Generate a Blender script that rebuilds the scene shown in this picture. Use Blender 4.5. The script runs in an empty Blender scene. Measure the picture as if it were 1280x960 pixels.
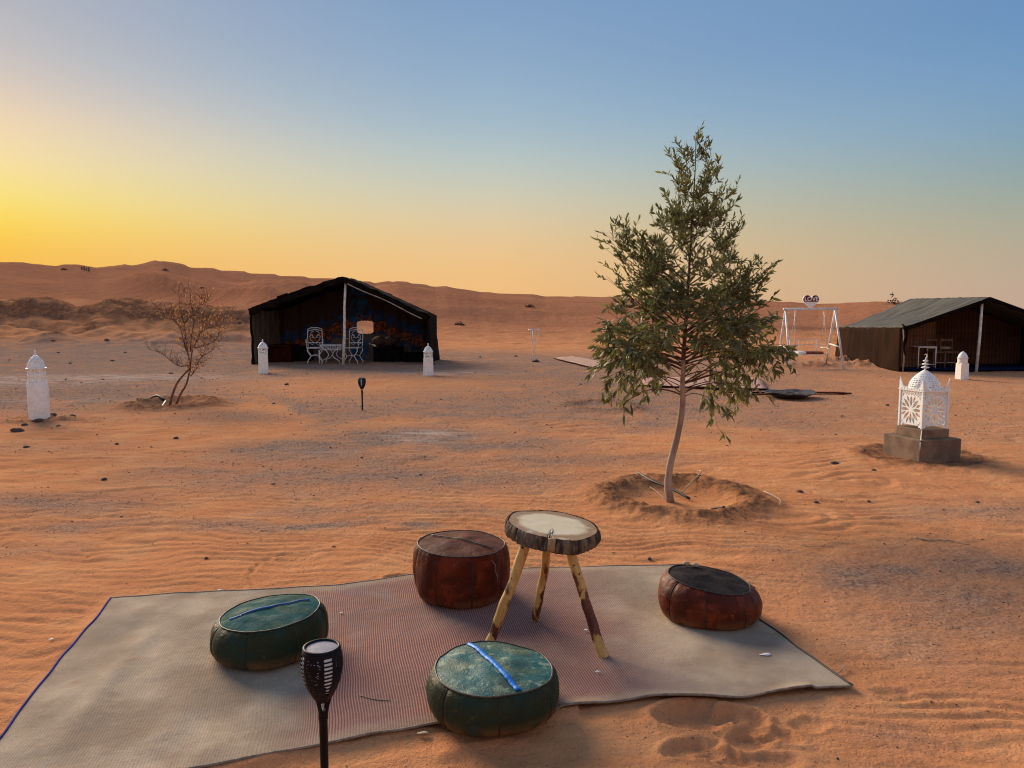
import bpy, bmesh, math, random
import numpy as np
from mathutils import Vector, Matrix, noise as mnoise
R = math.radians
PI = math.pi
random.seed(7)
rs = np.random.RandomState(11)
sc = bpy.context.scene
col = sc.collection

# ------------------------------------------------------------------ camera
PITCH = R(5.36); FPX = 960.0; CAMZ = 1.5
cam = bpy.data.objects.new('camera', bpy.data.cameras.new('camera'))
col.objects.link(cam)
cam.data.sensor_width = 36; cam.data.lens = FPX/1280*36
cam.data.clip_start = 0.05; cam.data.clip_end = 5000
cam.location = (0, 0, CAMZ); cam.rotation_euler = (R(90)-PITCH, 0, 0)
sc.camera = cam
sc.cycles.filter_width = 1.1
def ray(px, py):
    a = (px-640)/FPX; b = (480-py)/FPX
    c, s = math.cos(PITCH), math.sin(PITCH)
    return Vector((a, c+b*s, -s+b*c))
def G(px, py, z=0.0):
    d = ray(px, py); t = (z-CAMZ)/d.z
    return Vector((d.x*t, d.y*t, z))
def V(px, py, Y):
    d = ray(px, py); t = Y/d.y
    return Vector((d.x*t, Y, CAMZ+d.z*t))

# ------------------------------------------------------------------ exposure, sun, sky
sc.view_settings.view_transform = 'Standard'; sc.view_settings.look = 'None'
sc.view_settings.exposure = 0.26; sc.view_settings.gamma = 1.0
SUN_AZ = -37.0           # degrees, to the left of the view
SUN_EL = 22.0            # the sun is at the horizon: its broad glow lights the place
sun = bpy.data.objects.new('sun', bpy.data.lights.new('sun', 'SUN'))
col.objects.link(sun)
sun.data.energy = 4.9; sun.data.angle = R(34); sun.data.color = (1.0, 0.80, 0.58)
dv = Vector((math.sin(R(SUN_AZ))*math.cos(R(SUN_EL)), math.cos(R(SUN_AZ))*math.cos(R(SUN_EL)), math.sin(R(SUN_EL))))
sun.rotation_euler = dv.to_track_quat('Z', 'Y').to_euler()

def s2l(c):
    return tuple(((v/255)/12.92 if v/255 <= .04045 else ((v/255+.055)/1.055)**2.4) for v in c)
world = bpy.data.worlds.new('World'); sc.world = world; world.use_nodes = True
wt = world.node_tree; wt.nodes.clear()
def wn(t, **k):
    n = wt.nodes.new(t)
    for a, b in k.items(): setattr(n, a, b)
    return n
def wmath(op, a, b=None, c=None):
    n = wn('ShaderNodeMath', operation=op)
    for i, v in enumerate((a, b, c)):
        if v is None: continue
        if isinstance(v, (int, float)): n.inputs[i].default_value = v
        else: wt.links.new(v, n.inputs[i])
    return n.outputs[0]
tc = wn('ShaderNodeTexCoord'); sep = wn('ShaderNodeSeparateXYZ'); wt.links.new(tc.outputs['Generated'], sep.inputs[0])
el = wmath('MULTIPLY', wmath('ARCSINE', sep.outputs[2]), 180/PI)
elf = wmath('MAXIMUM', wmath('DIVIDE', el, 90.0), 0.0)
hl = wmath('MAXIMUM', wmath('SQRT', wmath('ADD', wmath('MULTIPLY', sep.outputs[0], sep.outputs[0]), wmath('MULTIPLY', sep.outputs[1], sep.outputs[1]))), 1e-4)
dt = wmath('ADD', wmath('MULTIPLY', sep.outputs[0], math.sin(R(SUN_AZ))), wmath('MULTIPLY', sep.outputs[1], math.cos(R(SUN_AZ))))
daz = wmath('MULTIPLY', wmath('ARCCOSINE', wmath('MINIMUM', wmath('MAXIMUM', wmath('DIVIDE', dt, hl), -1.0), 1.0)), 180/PI)
def elev(px, py):
    d = ray(px, py).normalized(); return math.degrees(math.asin(d.z))
def ramp(stops, extra):
    n = wn('ShaderNodeValToRGB'); cr = n.color_ramp; cr.interpolation = 'B_SPLINE'
    st = [(max(0, e)/90, c) for e, c in stops+extra]; st.sort(key=lambda s: s[0])
    while len(cr.elements) < len(st): cr.elements.new(0.5)
    for i, (p, c) in enumerate(st):
        cr.elements[i].position = p
    for i, (p, c) in enumerate(st):
        cr.elements[i].color = (*s2l(c), 1)
    wt.links.new(elf, n.inputs[0]); return n.outputs[0]
zen = [(40, (114, 144, 184)), (90, (100, 124, 164))]
rL = ramp([(elev(0, y), c) for y, c in ((0,(192,186,186)),(60,(203,194,190)),(110,(232,207,184)),(150,(250,216,174)),(200,(255,227,160)),(250,(255,229,105)),(285,(255,212,62)),(322,(250,190,66)))],
          [(0,(246,180,70)), (26,(160,168,190)), (45,(112,140,182)), (90,(100,124,164))])
rC = ramp([(elev(640, y), c) for y, c in ((0,(128,160,196)),(80,(142,169,198)),(150,(160,184,200)),(200,(184,197,194)),(250,(210,203,176)),(300,(231,197,146)),(350,(240,190,128)))], [(0,(236,184,122))]+zen)
rR = ramp([(elev(1265, y), c) for y, c in ((0,(102,143,188)),(80,(116,154,192)),(150,(128,161,188)),(200,(140,165,172)),(250,(160,169,156)),(300,(180,170,146)),(350,(192,168,146)))], [(0,(194,165,145))]+zen)
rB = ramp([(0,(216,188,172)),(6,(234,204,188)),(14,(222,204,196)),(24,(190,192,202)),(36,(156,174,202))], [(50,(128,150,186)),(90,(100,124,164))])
def mapr(v, a, b):
    n = wn('ShaderNodeMapRange', interpolation_type='LINEAR'); wt.links.new(v, n.inputs[0]); n.inputs[1].default_value = a; n.inputs[2].default_value = b; return n.outputs[0]
def wmix(f, a, b):
    n = wn('ShaderNodeMix', data_type='RGBA'); wt.links.new(f, n.inputs[0]); wt.links.new(a, n.inputs[6]); wt.links.new(b, n.inputs[7]); return n.outputs[2]
tL = mapr(daz, 0, 36); fL = wmath('SUBTRACT', 1.0, wmath('POWER', wmath('SUBTRACT', 1.0, tL), 1.7))
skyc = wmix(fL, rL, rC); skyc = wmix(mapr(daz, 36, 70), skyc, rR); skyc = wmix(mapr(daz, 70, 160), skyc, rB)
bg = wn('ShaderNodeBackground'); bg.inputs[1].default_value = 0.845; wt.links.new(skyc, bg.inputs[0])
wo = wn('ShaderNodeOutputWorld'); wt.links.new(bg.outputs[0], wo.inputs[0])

# ------------------------------------------------------------------ helpers
def tag(o, label=None, cat=None, group=None, kind=None):
    if label: o['label'] = label
    if cat: o['category'] = cat
    if group: o['group'] = group
    if kind: o['kind'] = kind
    return o
def thing(name, loc, label, cat, group=None):
    o = bpy.data.objects.new(name, None); col.objects.link(o)
    o.location = loc; o.empty_display_size = .1
    return tag(o, label, cat, group)
def origin(o):
    v = Vector((0, 0, 0))
    while o is not None: v += o.location; o = o.parent
    return v
def kids(o): return [c for c in bpy.data.objects if c.parent is o]
def copy_tree(o, parent=None, loc=None):
    c = o.copy(); col.objects.link(c)
    if parent: c.parent = parent
    if loc is not None: c.location = loc
    for ch in kids(o): copy_tree(ch, c)
    return c
class MB:
    """collects shapes in world coordinates; build() makes ONE mesh object whose origin is its thing's base"""
    def __init__(s): s.v = []; s.f = []; s.uv = None
    def add(s, vs, fs):
        b = len(s.v); s.v += [tuple(v) for v in vs]; s.f += [tuple(i+b for i in f) for f in fs]
    def box(s, c, size, rz=0, M=None, taper=1.0):
        hx, hy, hz = size[0]/2, size[1]/2, size[2]/2
        vs = [Vector((x*hx*(taper if z > 0 else 1), y*hy*(taper if z > 0 else 1), z*hz)) for z in (-1, 1) for y in (-1, 1) for x in (-1, 1)]
        m = M if M is not None else Matrix.Rotation(rz, 3, 'Z')
        s.add([m @ v + Vector(c) for v in vs], [(0,2,3,1),(4,5,7,6),(0,1,5,4),(2,6,7,3),(0,4,6,2),(1,3,7,5)])
    def tube(s, pts, r, n=8, cap=True, flat=1.0):
        pts = [Vector(p) for p in pts]; L = len(pts)
        rr = r if isinstance(r, (list, tuple)) else [r]*L
        vs = []; fs = []
        t0 = (pts[1]-pts[0]).normalized(); ref = Vector((0,0,1)) if abs(t0.z) < .9 else Vector((1,0,0))
        u = t0.cross(ref).normalized()
        for i, p in enumerate(pts):
            t = (pts[min(i+1, L-1)]-pts[max(i-1, 0)]).normalized()
            u = (u - t*u.dot(t)); u = u.normalized() if u.length > 1e-6 else t.orthogonal().normalized()
            w = t.cross(u)
            for k in range(n):
                a = 2*PI*k/n; vs.append(p+u*math.cos(a)*rr[i]+w*math.sin(a)*rr[i]*flat)
        for i in range(L-1):
            for k in range(n):
                k2 = (k+1) % n; fs.append((i*n+k, i*n+k2, (i+1)*n+k2, (i+1)*n+k))
        if cap: fs.append(tuple(reversed(range(n)))); fs.append(tuple(range((L-1)*n, L*n)))
        s.add(vs, fs)
    def lathe(s, prof, c=(0,0,0), n=24, a0=0, a1=2*PI, keep=None, fn=None):
        full = abs(a1-a0-2*PI) < 1e-6; m = n if full else n+1
        vs = []; fs = []; c = Vector(c)
        for i, (r, z) in enumerate(prof):
            for k in range(m):
                a = a0+(a1-a0)*k/n; rad = r; zz = z
                if fn: rad, zz = fn(r, z, a)
                vs.append(c+Vector((rad*math.cos(a), rad*math.sin(a), zz)))
        for i in range(len(prof)-1):
            for k in range(n):
                if keep and not keep(i, k): continue
                k2 = (k+1) % m if full else k+1
                fs.append((i*m+k, i*m+k2, (i+1)*m+k2, (i+1)*m+k))
        s.add(vs, fs)
    def ring(s, c, rad, r, n=32, m=8, axis=None):
        pts = []; c = Vector(c)
        vs = []; fs = []
        for k in range(n):
            a = 2*PI*k/n
            for j in range(m):
                b = 2*PI*j/m
                p = Vector(((rad+r*math.cos(b))*math.cos(a), (rad+r*math.cos(b))*math.sin(a), r*math.sin(b)))
                if axis is not None: p = axis @ p
                vs.append(c+p)
        for k in range(n):
            for j in range(m):
                fs.append((k*m+j, ((k+1)%n)*m+j, ((k+1)%n)*m+(j+1)%m, k*m+(j+1)%m))
        s.add(vs, fs)
    def sheet(s, fn, nu, nv, keep=None):
        vs = [fn(i/nu, j/nv) for j in range(nv+1) for i in range(nu+1)]
        fs = [(j*(nu+1)+i, j*(nu+1)+i+1, (j+1)*(nu+1)+i+1, (j+1)*(nu+1)+i) for j in range(nv) for i in range(nu) if keep is None or keep((i+.5)/nu, (j+.5)/nv)]
        s.add(vs, fs)
    def build(s, name, mat, parent=None, smooth=True, solid=0, org=None, angle=None, bevel=0, offset=0):
        o0 = origin(parent) if parent else Vector(org or (0, 0, 0))
        me = bpy.data.meshes.new(name)
        me.from_pydata([(v[0]-o0.x, v[1]-o0.y, v[2]-o0.z) for v in s.v], [], s.f)
        me.update()
        if smooth: me.polygons.foreach_set('use_smooth', [True]*len(me.polygons))
        if smooth and angle is not None:
            try: me.set_sharp_from_angle(angle=R(angle))
            except Exception: pass
        me.materials.append(mat)
        o = bpy.data.objects.new(name, me); col.objects.link(o)
        if parent: o.parent = parent
        else: o.location = o0
        if bevel:
            b = o.modifiers.new('bevel', 'BEVEL'); b.width = bevel; b.segments = 2; b.limit_method = 'ANGLE'
        if solid:
            m = o.modifiers.new('solid', 'SOLIDIFY'); m.thickness = solid; m.offset = offset
        return o
def share(o, name, parent, loc=None, rot=None, scale=None):
    c = bpy.data.objects.new(name, o.data); col.objects.link(c); c.parent = parent
    if loc is not None: c.location = loc
    if rot is not None: c.rotation_euler = rot
    if scale is not None: c.scale = scale
    return c

# ------------------------------------------------------------------ materials
class NT:
    def __init__(s, name):
        s.m = bpy.data.materials.new(name); s.m.use_nodes = True; s.t = s.m.node_tree
        s.b = s.t.nodes['Principled BSDF']; s.tc = s.t.nodes.new('ShaderNodeTexCoord'); s.co = s.tc.outputs['Object']
    def n(s, t, **k):
        x = s.t.nodes.new(t)
        for a, b in k.items(): setattr(x, a, b)
        return x
    def link(s, a, b): s.t.links.new(a, b)
    def put(s, sock, v):
        if isinstance(v, (int, float)): sock.default_value = v
        elif isinstance(v, tuple): sock.default_value = (*v, 1) if len(v) == 3 and sock.type == 'RGBA' else v
        else: s.link(v, sock)
    def noise(s, scale, detail=4, rough=.55, co=None, dist=0, stretch=None):
        x = s.n('ShaderNodeTexNoise'); x.inputs['Scale'].default_value = scale; x.inputs['Detail'].default_value = detail
        x.inputs['Roughness'].default_value = rough; x.inputs['Distortion'].default_value = dist
        c = co or s.co
        if stretch:
            mp = s.n('ShaderNodeMapping'); mp.inputs['Scale'].default_value = stretch; s.link(c, mp.inputs[0]); c = mp.outputs[0]
        s.link(c, x.inputs['Vector']); return x.outputs[0]
    def math(s, op, a, b=0.0, clamp=False):
        x = s.n('ShaderNodeMath', operation=op); x.use_clamp = clamp; s.put(x.inputs[0], a); s.put(x.inputs[1], b); return x.outputs[0]
    def mr(s, v, a, b, c=0.0, d=1.0, smooth=True):
        x = s.n('ShaderNodeMapRange', interpolation_type='SMOOTHSTEP' if smooth else 'LINEAR'); s.put(x.inputs[0], v)
        for i, q in enumerate((a, b, c, d)): x.inputs[i+1].default_value = q
        return x.outputs[0]
    def mix(s, f, a, b, mode='MIX'):
        x = s.n('ShaderNodeMix', data_type='RGBA', blend_type=mode); s.put(x.inputs[0], f); s.put(x.inputs[6], a); s.put(x.inputs[7], b); return x.outputs[2]
    def attr(s, name):
        x = s.n('ShaderNodeAttribute', attribute_name=name); return x.outputs['Fac']
    def bump(s, h, strength=.3, dist=.01, prev=None):
        x = s.n('ShaderNodeBump'); s.put(x.inputs['Height'], h); x.inputs['Strength'].default_value = strength; x.inputs['Distance'].default_value = dist
        if prev: s.link(prev, x.inputs['Normal'])
        return x.outputs[0]
    def done(s, color, rough=.7, normal=None, metal=0, spec=.3, coat=0):
        s.put(s.b.inputs['Base Color'], color); s.put(s.b.inputs['Roughness'], rough); s.b.inputs['Metallic'].default_value = metal
        s.b.inputs['Specular IOR Level'].default_value = spec
        if coat: s.b.inputs['Coat Weight'].default_value = coat
        if normal: s.link(normal, s.b.inputs['Normal'])
        return s.m
def simple(name, c1, c2, scale=8, rough=.7, bump=.2, bscale=60, bdist=.004, metal=0, spec=.3, lo=.4, hi=.6, stretch=None):
    m = NT(name); f = m.mr(m.noise(scale, 5, stretch=stretch), lo, hi); c = m.mix(f, c1, c2)
    g = m.noise(bscale, 3, stretch=stretch)
    c = m.mix(m.mr(g, .3, .7, 0, .25), c, (c1[0]*.5, c1[1]*.5, c1[2]*.5))
    return m.done(c, rough, m.bump(g, bump, bdist), metal, spec)

# sand
def sand_material():
    m = NT('sand'); gr = m.attr('gravel'); pale = m.attr('pale'); soil = m.attr('soil'); far = m.attr('far')
    big = m.noise(.35, 4); mid = m.noise(2.2, 5, .6); fine = m.noise(38, 4, .7); gritn = m.noise(140, 2, .8)
    c = m.mix(m.mr(big, .35, .65), (.64, .275, .122), (.56, .243, .112))
    c = m.mix(m.mr(mid, .42, .68, 0, .55), c, (.70, .36, .17))
    strk = m.noise(1.0, 5, .65, stretch=(.5, 3.2, 1)); c = m.mix(m.mr(strk, .5, .72, 0, .40), c, (.40, .175, .085))
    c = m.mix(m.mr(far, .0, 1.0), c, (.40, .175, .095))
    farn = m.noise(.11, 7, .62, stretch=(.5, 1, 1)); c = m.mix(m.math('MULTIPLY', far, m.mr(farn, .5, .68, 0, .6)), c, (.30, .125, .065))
    gf = m.math('ADD', gr, m.math('MULTIPLY', m.math('SUBTRACT', mid, .5), m.math('MULTIPLY', gr, 2.2)), True)
    gc = m.mix(m.mr(fine, .35, .65), (.165, .112, .088), (.38, .265, .205))
    c = m.mix(m.math('MULTIPLY', gf, .94), c, gc)
    pn = m.noise(3.0, 5, .6, stretch=(.5, 2.6, 1)); pf = m.math('MULTIPLY', pale, m.mr(pn, .4, .62))
    c = m.mix(pf, c, (.56, .45, .38))
    sf = m.math('MULTIPLY', soil, m.mr(m.noise(6, 5, .7), .3, .6, .35, 1.0))
    c = m.mix(sf, c, m.mix(m.mr(fine, .4, .65), (.12, .062, .040), (.27, .125, .065)))
    rk = m.mr(m.noise(1.6, 9, .78), .44, .58); c = m.mix(m.math('MULTIPLY', m.math('MULTIPLY', soil, far), rk), c, (.045, .030, .026))
    sp = m.mr(m.noise(62, 3, .6), .60, .66); c = m.mix(m.math('MULTIPLY', sp, m.math('ADD', m.math('MULTIPLY', gf, .50), .25)), c, (.085, .052, .042))
    h = m.math('ADD', m.math('MULTIPLY', fine, .6), m.math('MULTIPLY', gritn, .25))
    n1 = m.bump(h, 1.0, .013); n2 = m.bump(m.noise(11, 7, .72), .8, .030, n1)
    n3 = m.bump(m.math('MULTIPLY', m.noise(.9, 7, .7), far), .6, .5, n2)
    return m.done(c, 1.0, n3, spec=.0)
M = {}
M['sand'] = sand_material()
def leather(name, c1, c2, c3, sc_=9, lo=.45, hi=.62, rough=.42, spec=.14):
    m = NT(name); a = m.noise(sc_, 6, .62, dist=.6); b = m.noise(sc_*2.7, 5, .6); w = m.noise(120, 3, .6)
    c = m.mix(m.mr(a, lo-.12, lo+.12), c1, c2); c = m.mix(m.mr(b, hi, hi+.14, 0, .8), c, c3)
    c = m.mix(m.mr(m.noise(4, 3), .5, .75, 0, .6), c, (c1[0]*.35, c1[1]*.35, c1[2]*.35))
    scf = m.noise(30, 5, .75, stretch=(1, 3, 1)); c = m.mix(m.mr(scf, .62, .7, 0, .35), c, tuple(min(1, v*2.2+.03) for v in c3))
    cr_ = m.noise(14, 6, .7, dist=1.5); n = m.bump(w, .35, .002); n = m.bump(cr_, .55, .010, n); n = m.bump(a, .5, .014, n)
    sx = m.n('ShaderNodeSeparateXYZ'); m.link(m.co, sx.inputs[0]); dust = m.math('MULTIPLY', m.mr(sx.outputs[2], .075, .0), m.mr(m.noise(10, 4), .35, .65, .15, .8)); c = m.mix(dust, c, (.30, .14, .065))
    return m.done(c, m.mr(b, .3, .7, rough-.05, rough+.22), n, spec=spec)
M['green_leather'] = leather('green_leather', (.012, .040, .030), (.026, .032, .014), (.065, .046, .018))
M['green_top'] = leather('green_leather_top', (.008, .105, .108), (.060, .105, .070), (.28, .35, .24), 7, .5, .54, .40, .25)
M['green_top_dark'] = leather('green_leather_top_dark', (.006, .072, .078), (.030, .080, .062), (.08, .13, .09), 7, .5, .60, .72, .06)
M['red_leather'] = leather('red_leather', (.19, .030, .008), (.075, .012, .005), (.27, .075, .022))
M['red_top'] = leather('red_leather_top', (.15, .050, .028), (.080, .024, .015), (.32, .10, .034), 6, .45, .6, .5, .06)
M['dark_top'] = leather('dark_leather_top', (.016, .013, .014), (.034, .026, .024), (.14, .11, .085), 6, .5, .64, .62, .06)
M['piping_dark'] = simple('dark_piping', (.02, .018, .016), (.05, .04, .03), 30, .5)
M['piping_tan'] = simple('tan_piping', (.10, .075, .05), (.045, .035, .028), 40, .5)
M['blue_tape'] = simple('blue_tape', (.004, .19, .72), (.008, .28, .80), 25, .5, .4, 200, .001)
M['blue_tape_dark'] = simple('blue_lacing', (.004, .08, .34), (.005, .14, .52), 22, .5, .4, 200, .001)
M['white_paint'] = simple('white_paint', (.92, .90, .87), (.82, .82, .82), 7, .55, .15, 50, .002)
M['blue_white'] = simple('bluish_white_paint', (.80, .86, .90), (.90, .90, .88), 9, .5, .15, 60, .002)
M['white_metal'] = simple('white_metal', (.80, .80, .80), (.62, .60, .58), 12, .45)
M['ivory_paint'] = simple('ivory_metal', (.85, .82, .78), (.62, .52, .46), 7, .5)
M['lime_wash'] = simple('lime_washed_render', (.93, .90, .85), (.82, .77, .72), 9, .8, .5, 30, .01, lo=.45, hi=.75)
M['concrete'] = simple('concrete', (.25, .160, .108), (.16, .105, .074), 6, .9, .6, 90, .006)
M['black_plastic'] = simple('black_plastic', (.002, .003, .007), (.003, .006, .014), 6, .5, .1, 80, .001, spec=.15)
M['black_hose'] = simple('black_hose', (.02, .02, .022), (.05, .045, .045), 20, .5)
M['diffuser'] = simple('pale_diffuser', (.60, .68, .76), (.70, .76, .82), 20, .4)
M['panel'] = simple('solar_panel_glass', (.22, .22, .28), (.30, .29, .35), 60, .6, .1, 100, .001, spec=.2)
M['rock'] = simple('dark_rock', (.06, .043, .036), (.16, .105, .08), 14, .9, .7, 50, .01)
M['pebble'] = simple('pebble', (.14, .080, .058), (.065, .040, .032), 3, .9, .3, 80, .003)
M['twig'] = simple('pale_twig', (.50, .38, .26), (.34, .23, .15), 20, .8)
M['twig_dark'] = simple('dead_bark', (.13, .062, .042), (.24, .125, .085), 18, .85, .4, 90, .004)
M['scrap'] = simple('paper_scrap', (.75, .74, .72), (.6, .58, .55), 30, .8)
M['tent_dark'] = simple('dark_tent_cloth', (.007, .006, .005), (.014, .010, .008), 5, .95, .5, 55, .01, spec=.03)
M['tent_brown'] = simple('brown_tent_cloth', (.034, .015, .008), (.020, .010, .006), 3, .95, .6, 70, .01, stretch=(1, 1, .3), spec=.03)
M['tent_grey'] = simple('grey_lining', (.15, .125, .10), (.08, .07, .058), 4, .95, .4, 40, .01, stretch=(1, 1, .2), spec=.03)
M['tent_roof'] = simple('olive_tent_roof', (.108, .098, .078), (.052, .050, .043), 2.6, .9, .5, 40, .01, stretch=(.5, 2.5, 1))
M['pole'] = simple('white_pole', (.80, .78, .74), (.60, .57, .53), 10, .6)
M['bench_red'] = simple('dark_red_cover', (.040, .008, .005), (.022, .006, .005), 8, .9, spec=.03)
M['bench_black'] = simple('black_cover', (.004, .004, .005), (.009, .008, .009), 8, .9, spec=.03)
M['cushion'] = simple('faded_cushion', (.30, .20, .15), (.20, .13, .11), 9, .9)
M['pillow'] = simple('dull_pillow_cloth', (.10, .06, .045), (.065, .04, .03), 9, .9)
M['wood_dark'] = simple('dark_wood', (.17, .085, .05), (.10, .05, .03), 6, .6, stretch=(1, 1, .2))
M['beam'] = simple('weathered_beam', (.42, .34, .27), (.25, .19, .15), 6, .8)
M['mat_blue'] = simple('blue_floor_mat', (.005, .010, .035), (.008, .016, .055), 6, .9, spec=.03)
M['red'] = simple('red_sign_paint', (.16, .008, .03), (.10, .006, .025), 12, .4)
M['rug_pink'] = simple('faded_pink_rug', (.52, .32, .24), (.44, .23, .16), 3, .95, .4, 60, .005)
M['rug_red'] = simple('dark_red_mat', (.20, .04, .03), (.28, .08, .05), 5, .95)
M['pan'] = simple('sooty_metal', (.035, .036, .042), (.08, .078, .082), 7, .6, .5, 30, .01)
M['ash'] = simple('ash_and_charcoal', (.14, .11, .095), (.035, .03, .028), 9, .95, .9, 25, .03)
M['far_bush'] = simple('dry_bush', (.08, .05, .028), (.15, .09, .05), 5, .9)
def reed():
    m = NT('reed_mat'); x = m.n('ShaderNodeSeparateXYZ'); m.link(m.co, x.inputs[0])
    w = m.math('SINE', m.math('MULTIPLY', x.outputs[0], 62.0)); w2 = m.math('SINE', m.math('MULTIPLY', x.outputs[2], 30.0))
    c = m.mix(m.mr(w, -.5, .7), (.10, .045, .024), (.16, .075, .038)); c = m.mix(m.mr(w2, .85, .97, 0, .35), c, (.03, .015, .01))
    c = m.mix(m.mr(m.noise(1.5, 4), .4, .7, 0, .6), c, (.06, .028, .015))
    return m.done(c, .9, m.bump(w, .5, .01))
M['reed'] = reed()
def textile():
    m = NT('printed_textile'); mp = m.n('ShaderNodeSeparateXYZ'); m.link(m.co, mp.inputs[0]); x, z = mp.outputs[0], mp.outputs[2]
    ax = m.math('ABSOLUTE', m.math('ADD', x, -.1))
    zig = m.math('ADD', m.math('ADD', m.math('PINGPONG', m.math('MULTIPLY', x, 1.0), .19), m.math('MULTIPLY', ax, .38)), z)   # follows the roof slope
    n = m.noise(9, 3, .6); f = m.math('ADD', zig, m.math('MULTIPLY', m.math('SUBTRACT', n, .5), .35))
    c = m.mix(m.mr(f, 1.0, 1.25), (.13, .10, .085), (.040, .024, .020))
    b1 = m.math('MULTIPLY', m.mr(f, 1.16, 1.22), m.mr(f, 1.52, 1.46)); c = m.mix(m.math('MULTIPLY', b1, m.mr(m.noise(12, 2), .45, .5)), c, (.26, .065, .022))
    b2 = m.math('MULTIPLY', m.mr(f, 1.50, 1.54), m.mr(f, 1.86, 1.80)); c = m.mix(m.math('MULTIPLY', b2, m.mr(m.noise(8, 2), .42, .5)), c, (.014, .05, .14))
    b3 = m.math('MULTIPLY', m.mr(f, 1.02, 1.06), m.mr(f, 1.20, 1.15)); c = m.mix(m.math('MULTIPLY', b3, m.mr(m.noise(10, 2), .45, .5)), c, (.014, .05, .15))
    pc = m.mr(m.math('ABSOLUTE', m.math('ADD', x, -.02)), .35, .2); c = m.mix(m.math('MULTIPLY', pc, m.mr(m.noise(7, 2), .47, .52)), c, (.014, .085, .23))
    c = m.mix(m.mr(m.noise(2.2, 3), .52, .72, 0, .7), c, (.010, .008, .008))
    return m.done(c, .95)
M['textile'] = textile()
def rug_material():
    m = NT('woven_rug'); uvn = m.n('ShaderNodeUVMap'); uvn.uv_map = 'uv'; sp = m.n('ShaderNodeSeparateXYZ'); m.link(uvn.outputs[0], sp.inputs[0])
    u, v = sp.outputs[0], sp.outputs[1]
    wob = m.noise(1.6, 4, .6); uu = m.math('ADD', u, m.math('MULTIPLY', m.math('SUBTRACT', wob, .5), .35))
    red = m.math('MULTIPLY', m.mr(uu, .95, 1.30), m.mr(uu, 3.05, 2.45))
    edge = m.math('MULTIPLY', m.mr(v, .03, .14), m.mr(v, 1.95, 1.80)); red = m.math('MULTIPLY', red, m.math('ADD', m.math('MULTIPLY', edge, .6), .4))
    rib = m.math('SINE', m.math('MULTIPLY', u, 2*PI/.0115)); wv = m.math('SINE', m.math('MULTIPLY', v, 2*PI/.007))
    grey = m.mix(m.mr(m.noise(2.2, 5, .6), .38, .64), (.31, .225, .155), (.48, .375, .27))
    redc = m.mix(m.mr(rib, -.3, .6), (.19, .062, .055), (.41, .225, .185))
    redc = m.mix(m.mr(m.noise(2.5, 4), .4, .7, 0, .5), redc, (.24, .155, .135))
    c = m.mix(m.math('MULTIPLY', red, .92), grey, redc)
    c = m.mix(m.mr(m.noise(3.3, 5, .65), .56, .76, 0, .42), c, (.40, .34, .285))       # dust
    c = m.mix(m.mr(m.noise(1.3, 5, .6), .56, .72, 0, .45), c, (.20, .15, .125))     # stains
    c = m.mix(m.mr(m.noise(5.5, 4, .6), .64, .75, 0, .55), c, (.36, .19, .12))        # blown sand
    fine = m.noise(260, 2, .6); c = m.mix(m.mr(fine, .4, .65, 0, .35), c, (.12, .10, .085))
    ws = m.math('MULTIPLY', m.math('ADD', rib, m.math('MULTIPLY', wv, .2)), m.math('ADD', m.math('MULTIPLY', red, .7), .3))
    n = m.bump(ws, .35, .0022); n = m.bump(m.noise(7, 6, .65), .5, .014, n)
    return m.done(c, .95, n, spec=.1)
M['rug'] = rug_material()
M['selvedge'] = simple('rug_selvedge', (.30, .23, .17), (.20, .15, .115), 30, .95)
M['rug_edge'] = simple('blue_rug_binding', (.018, .018, .16), (.03, .025, .24), 20, .9)
def slice_material():
    m = NT('sawn_wood'); mp = m.n('ShaderNodeSeparateXYZ'); m.link(m.co, mp.inputs[0])
    r = m.math('SQRT', m.math('ADD', m.math('POWER', m.math('ABSOLUTE', mp.outputs[0]), 2.0), m.math('POWER', m.math('ABSOLUTE', mp.outputs[1]), 2.0)))
    r2 = m.math('ADD', r, m.math('MULTIPLY', m.noise(9, 3), .05))
    w = m.math('SINE', m.math('MULTIPLY', r2, 620.0))
    c = m.mix(m.mr(w, -1, 1, 0, .35), (.70, .60, .41), (.50, .38, .22))
    c = m.mix(m.mr(r2, .16, .195, 0, .85), c, (.26, .13, .055))
    c = m.mix(m.mr(m.noise(14, 4, .6), .5, .72, 0, .6), c, (.66, .62, .50)); c = m.mix(m.mr(m.noise(5, 4), .58, .74, 0, .5), c, (.30, .21, .12))
    return m.done(c, .6, m.bump(m.noise(60, 4), .2, .003))
M['sawn'] = slice_material()
M['bark'] = simple('rough_bark', (.21, .155, .105), (.055, .038, .028), 26, .95, 1.0, 90, .015, stretch=(1, 1, .25))
def legwood():
    m = NT('peeled_branch'); a = m.noise(5.0, 4, .6, stretch=(1.6, 1.6, .75)); b = m.noise(30, 4, stretch=(1, 1, .3))
    c = m.mix(m.mr(b, .4, .6), (.62, .38, .13), (.48, .26, .075))
    c = m.mix(m.mr(a, .505, .56), c, m.mix(m.mr(b, .4, .6), (.075, .018, .010), (.13, .038, .018)))
    c = m.mix(m.mr(m.noise(26, 2), .68, .71), c, (.05, .02, .012))
    return m.done(c, .5, m.bump(m.noise(40, 4, stretch=(1, 1, .3)), .4, .004))
M['leg'] = legwood()
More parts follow.
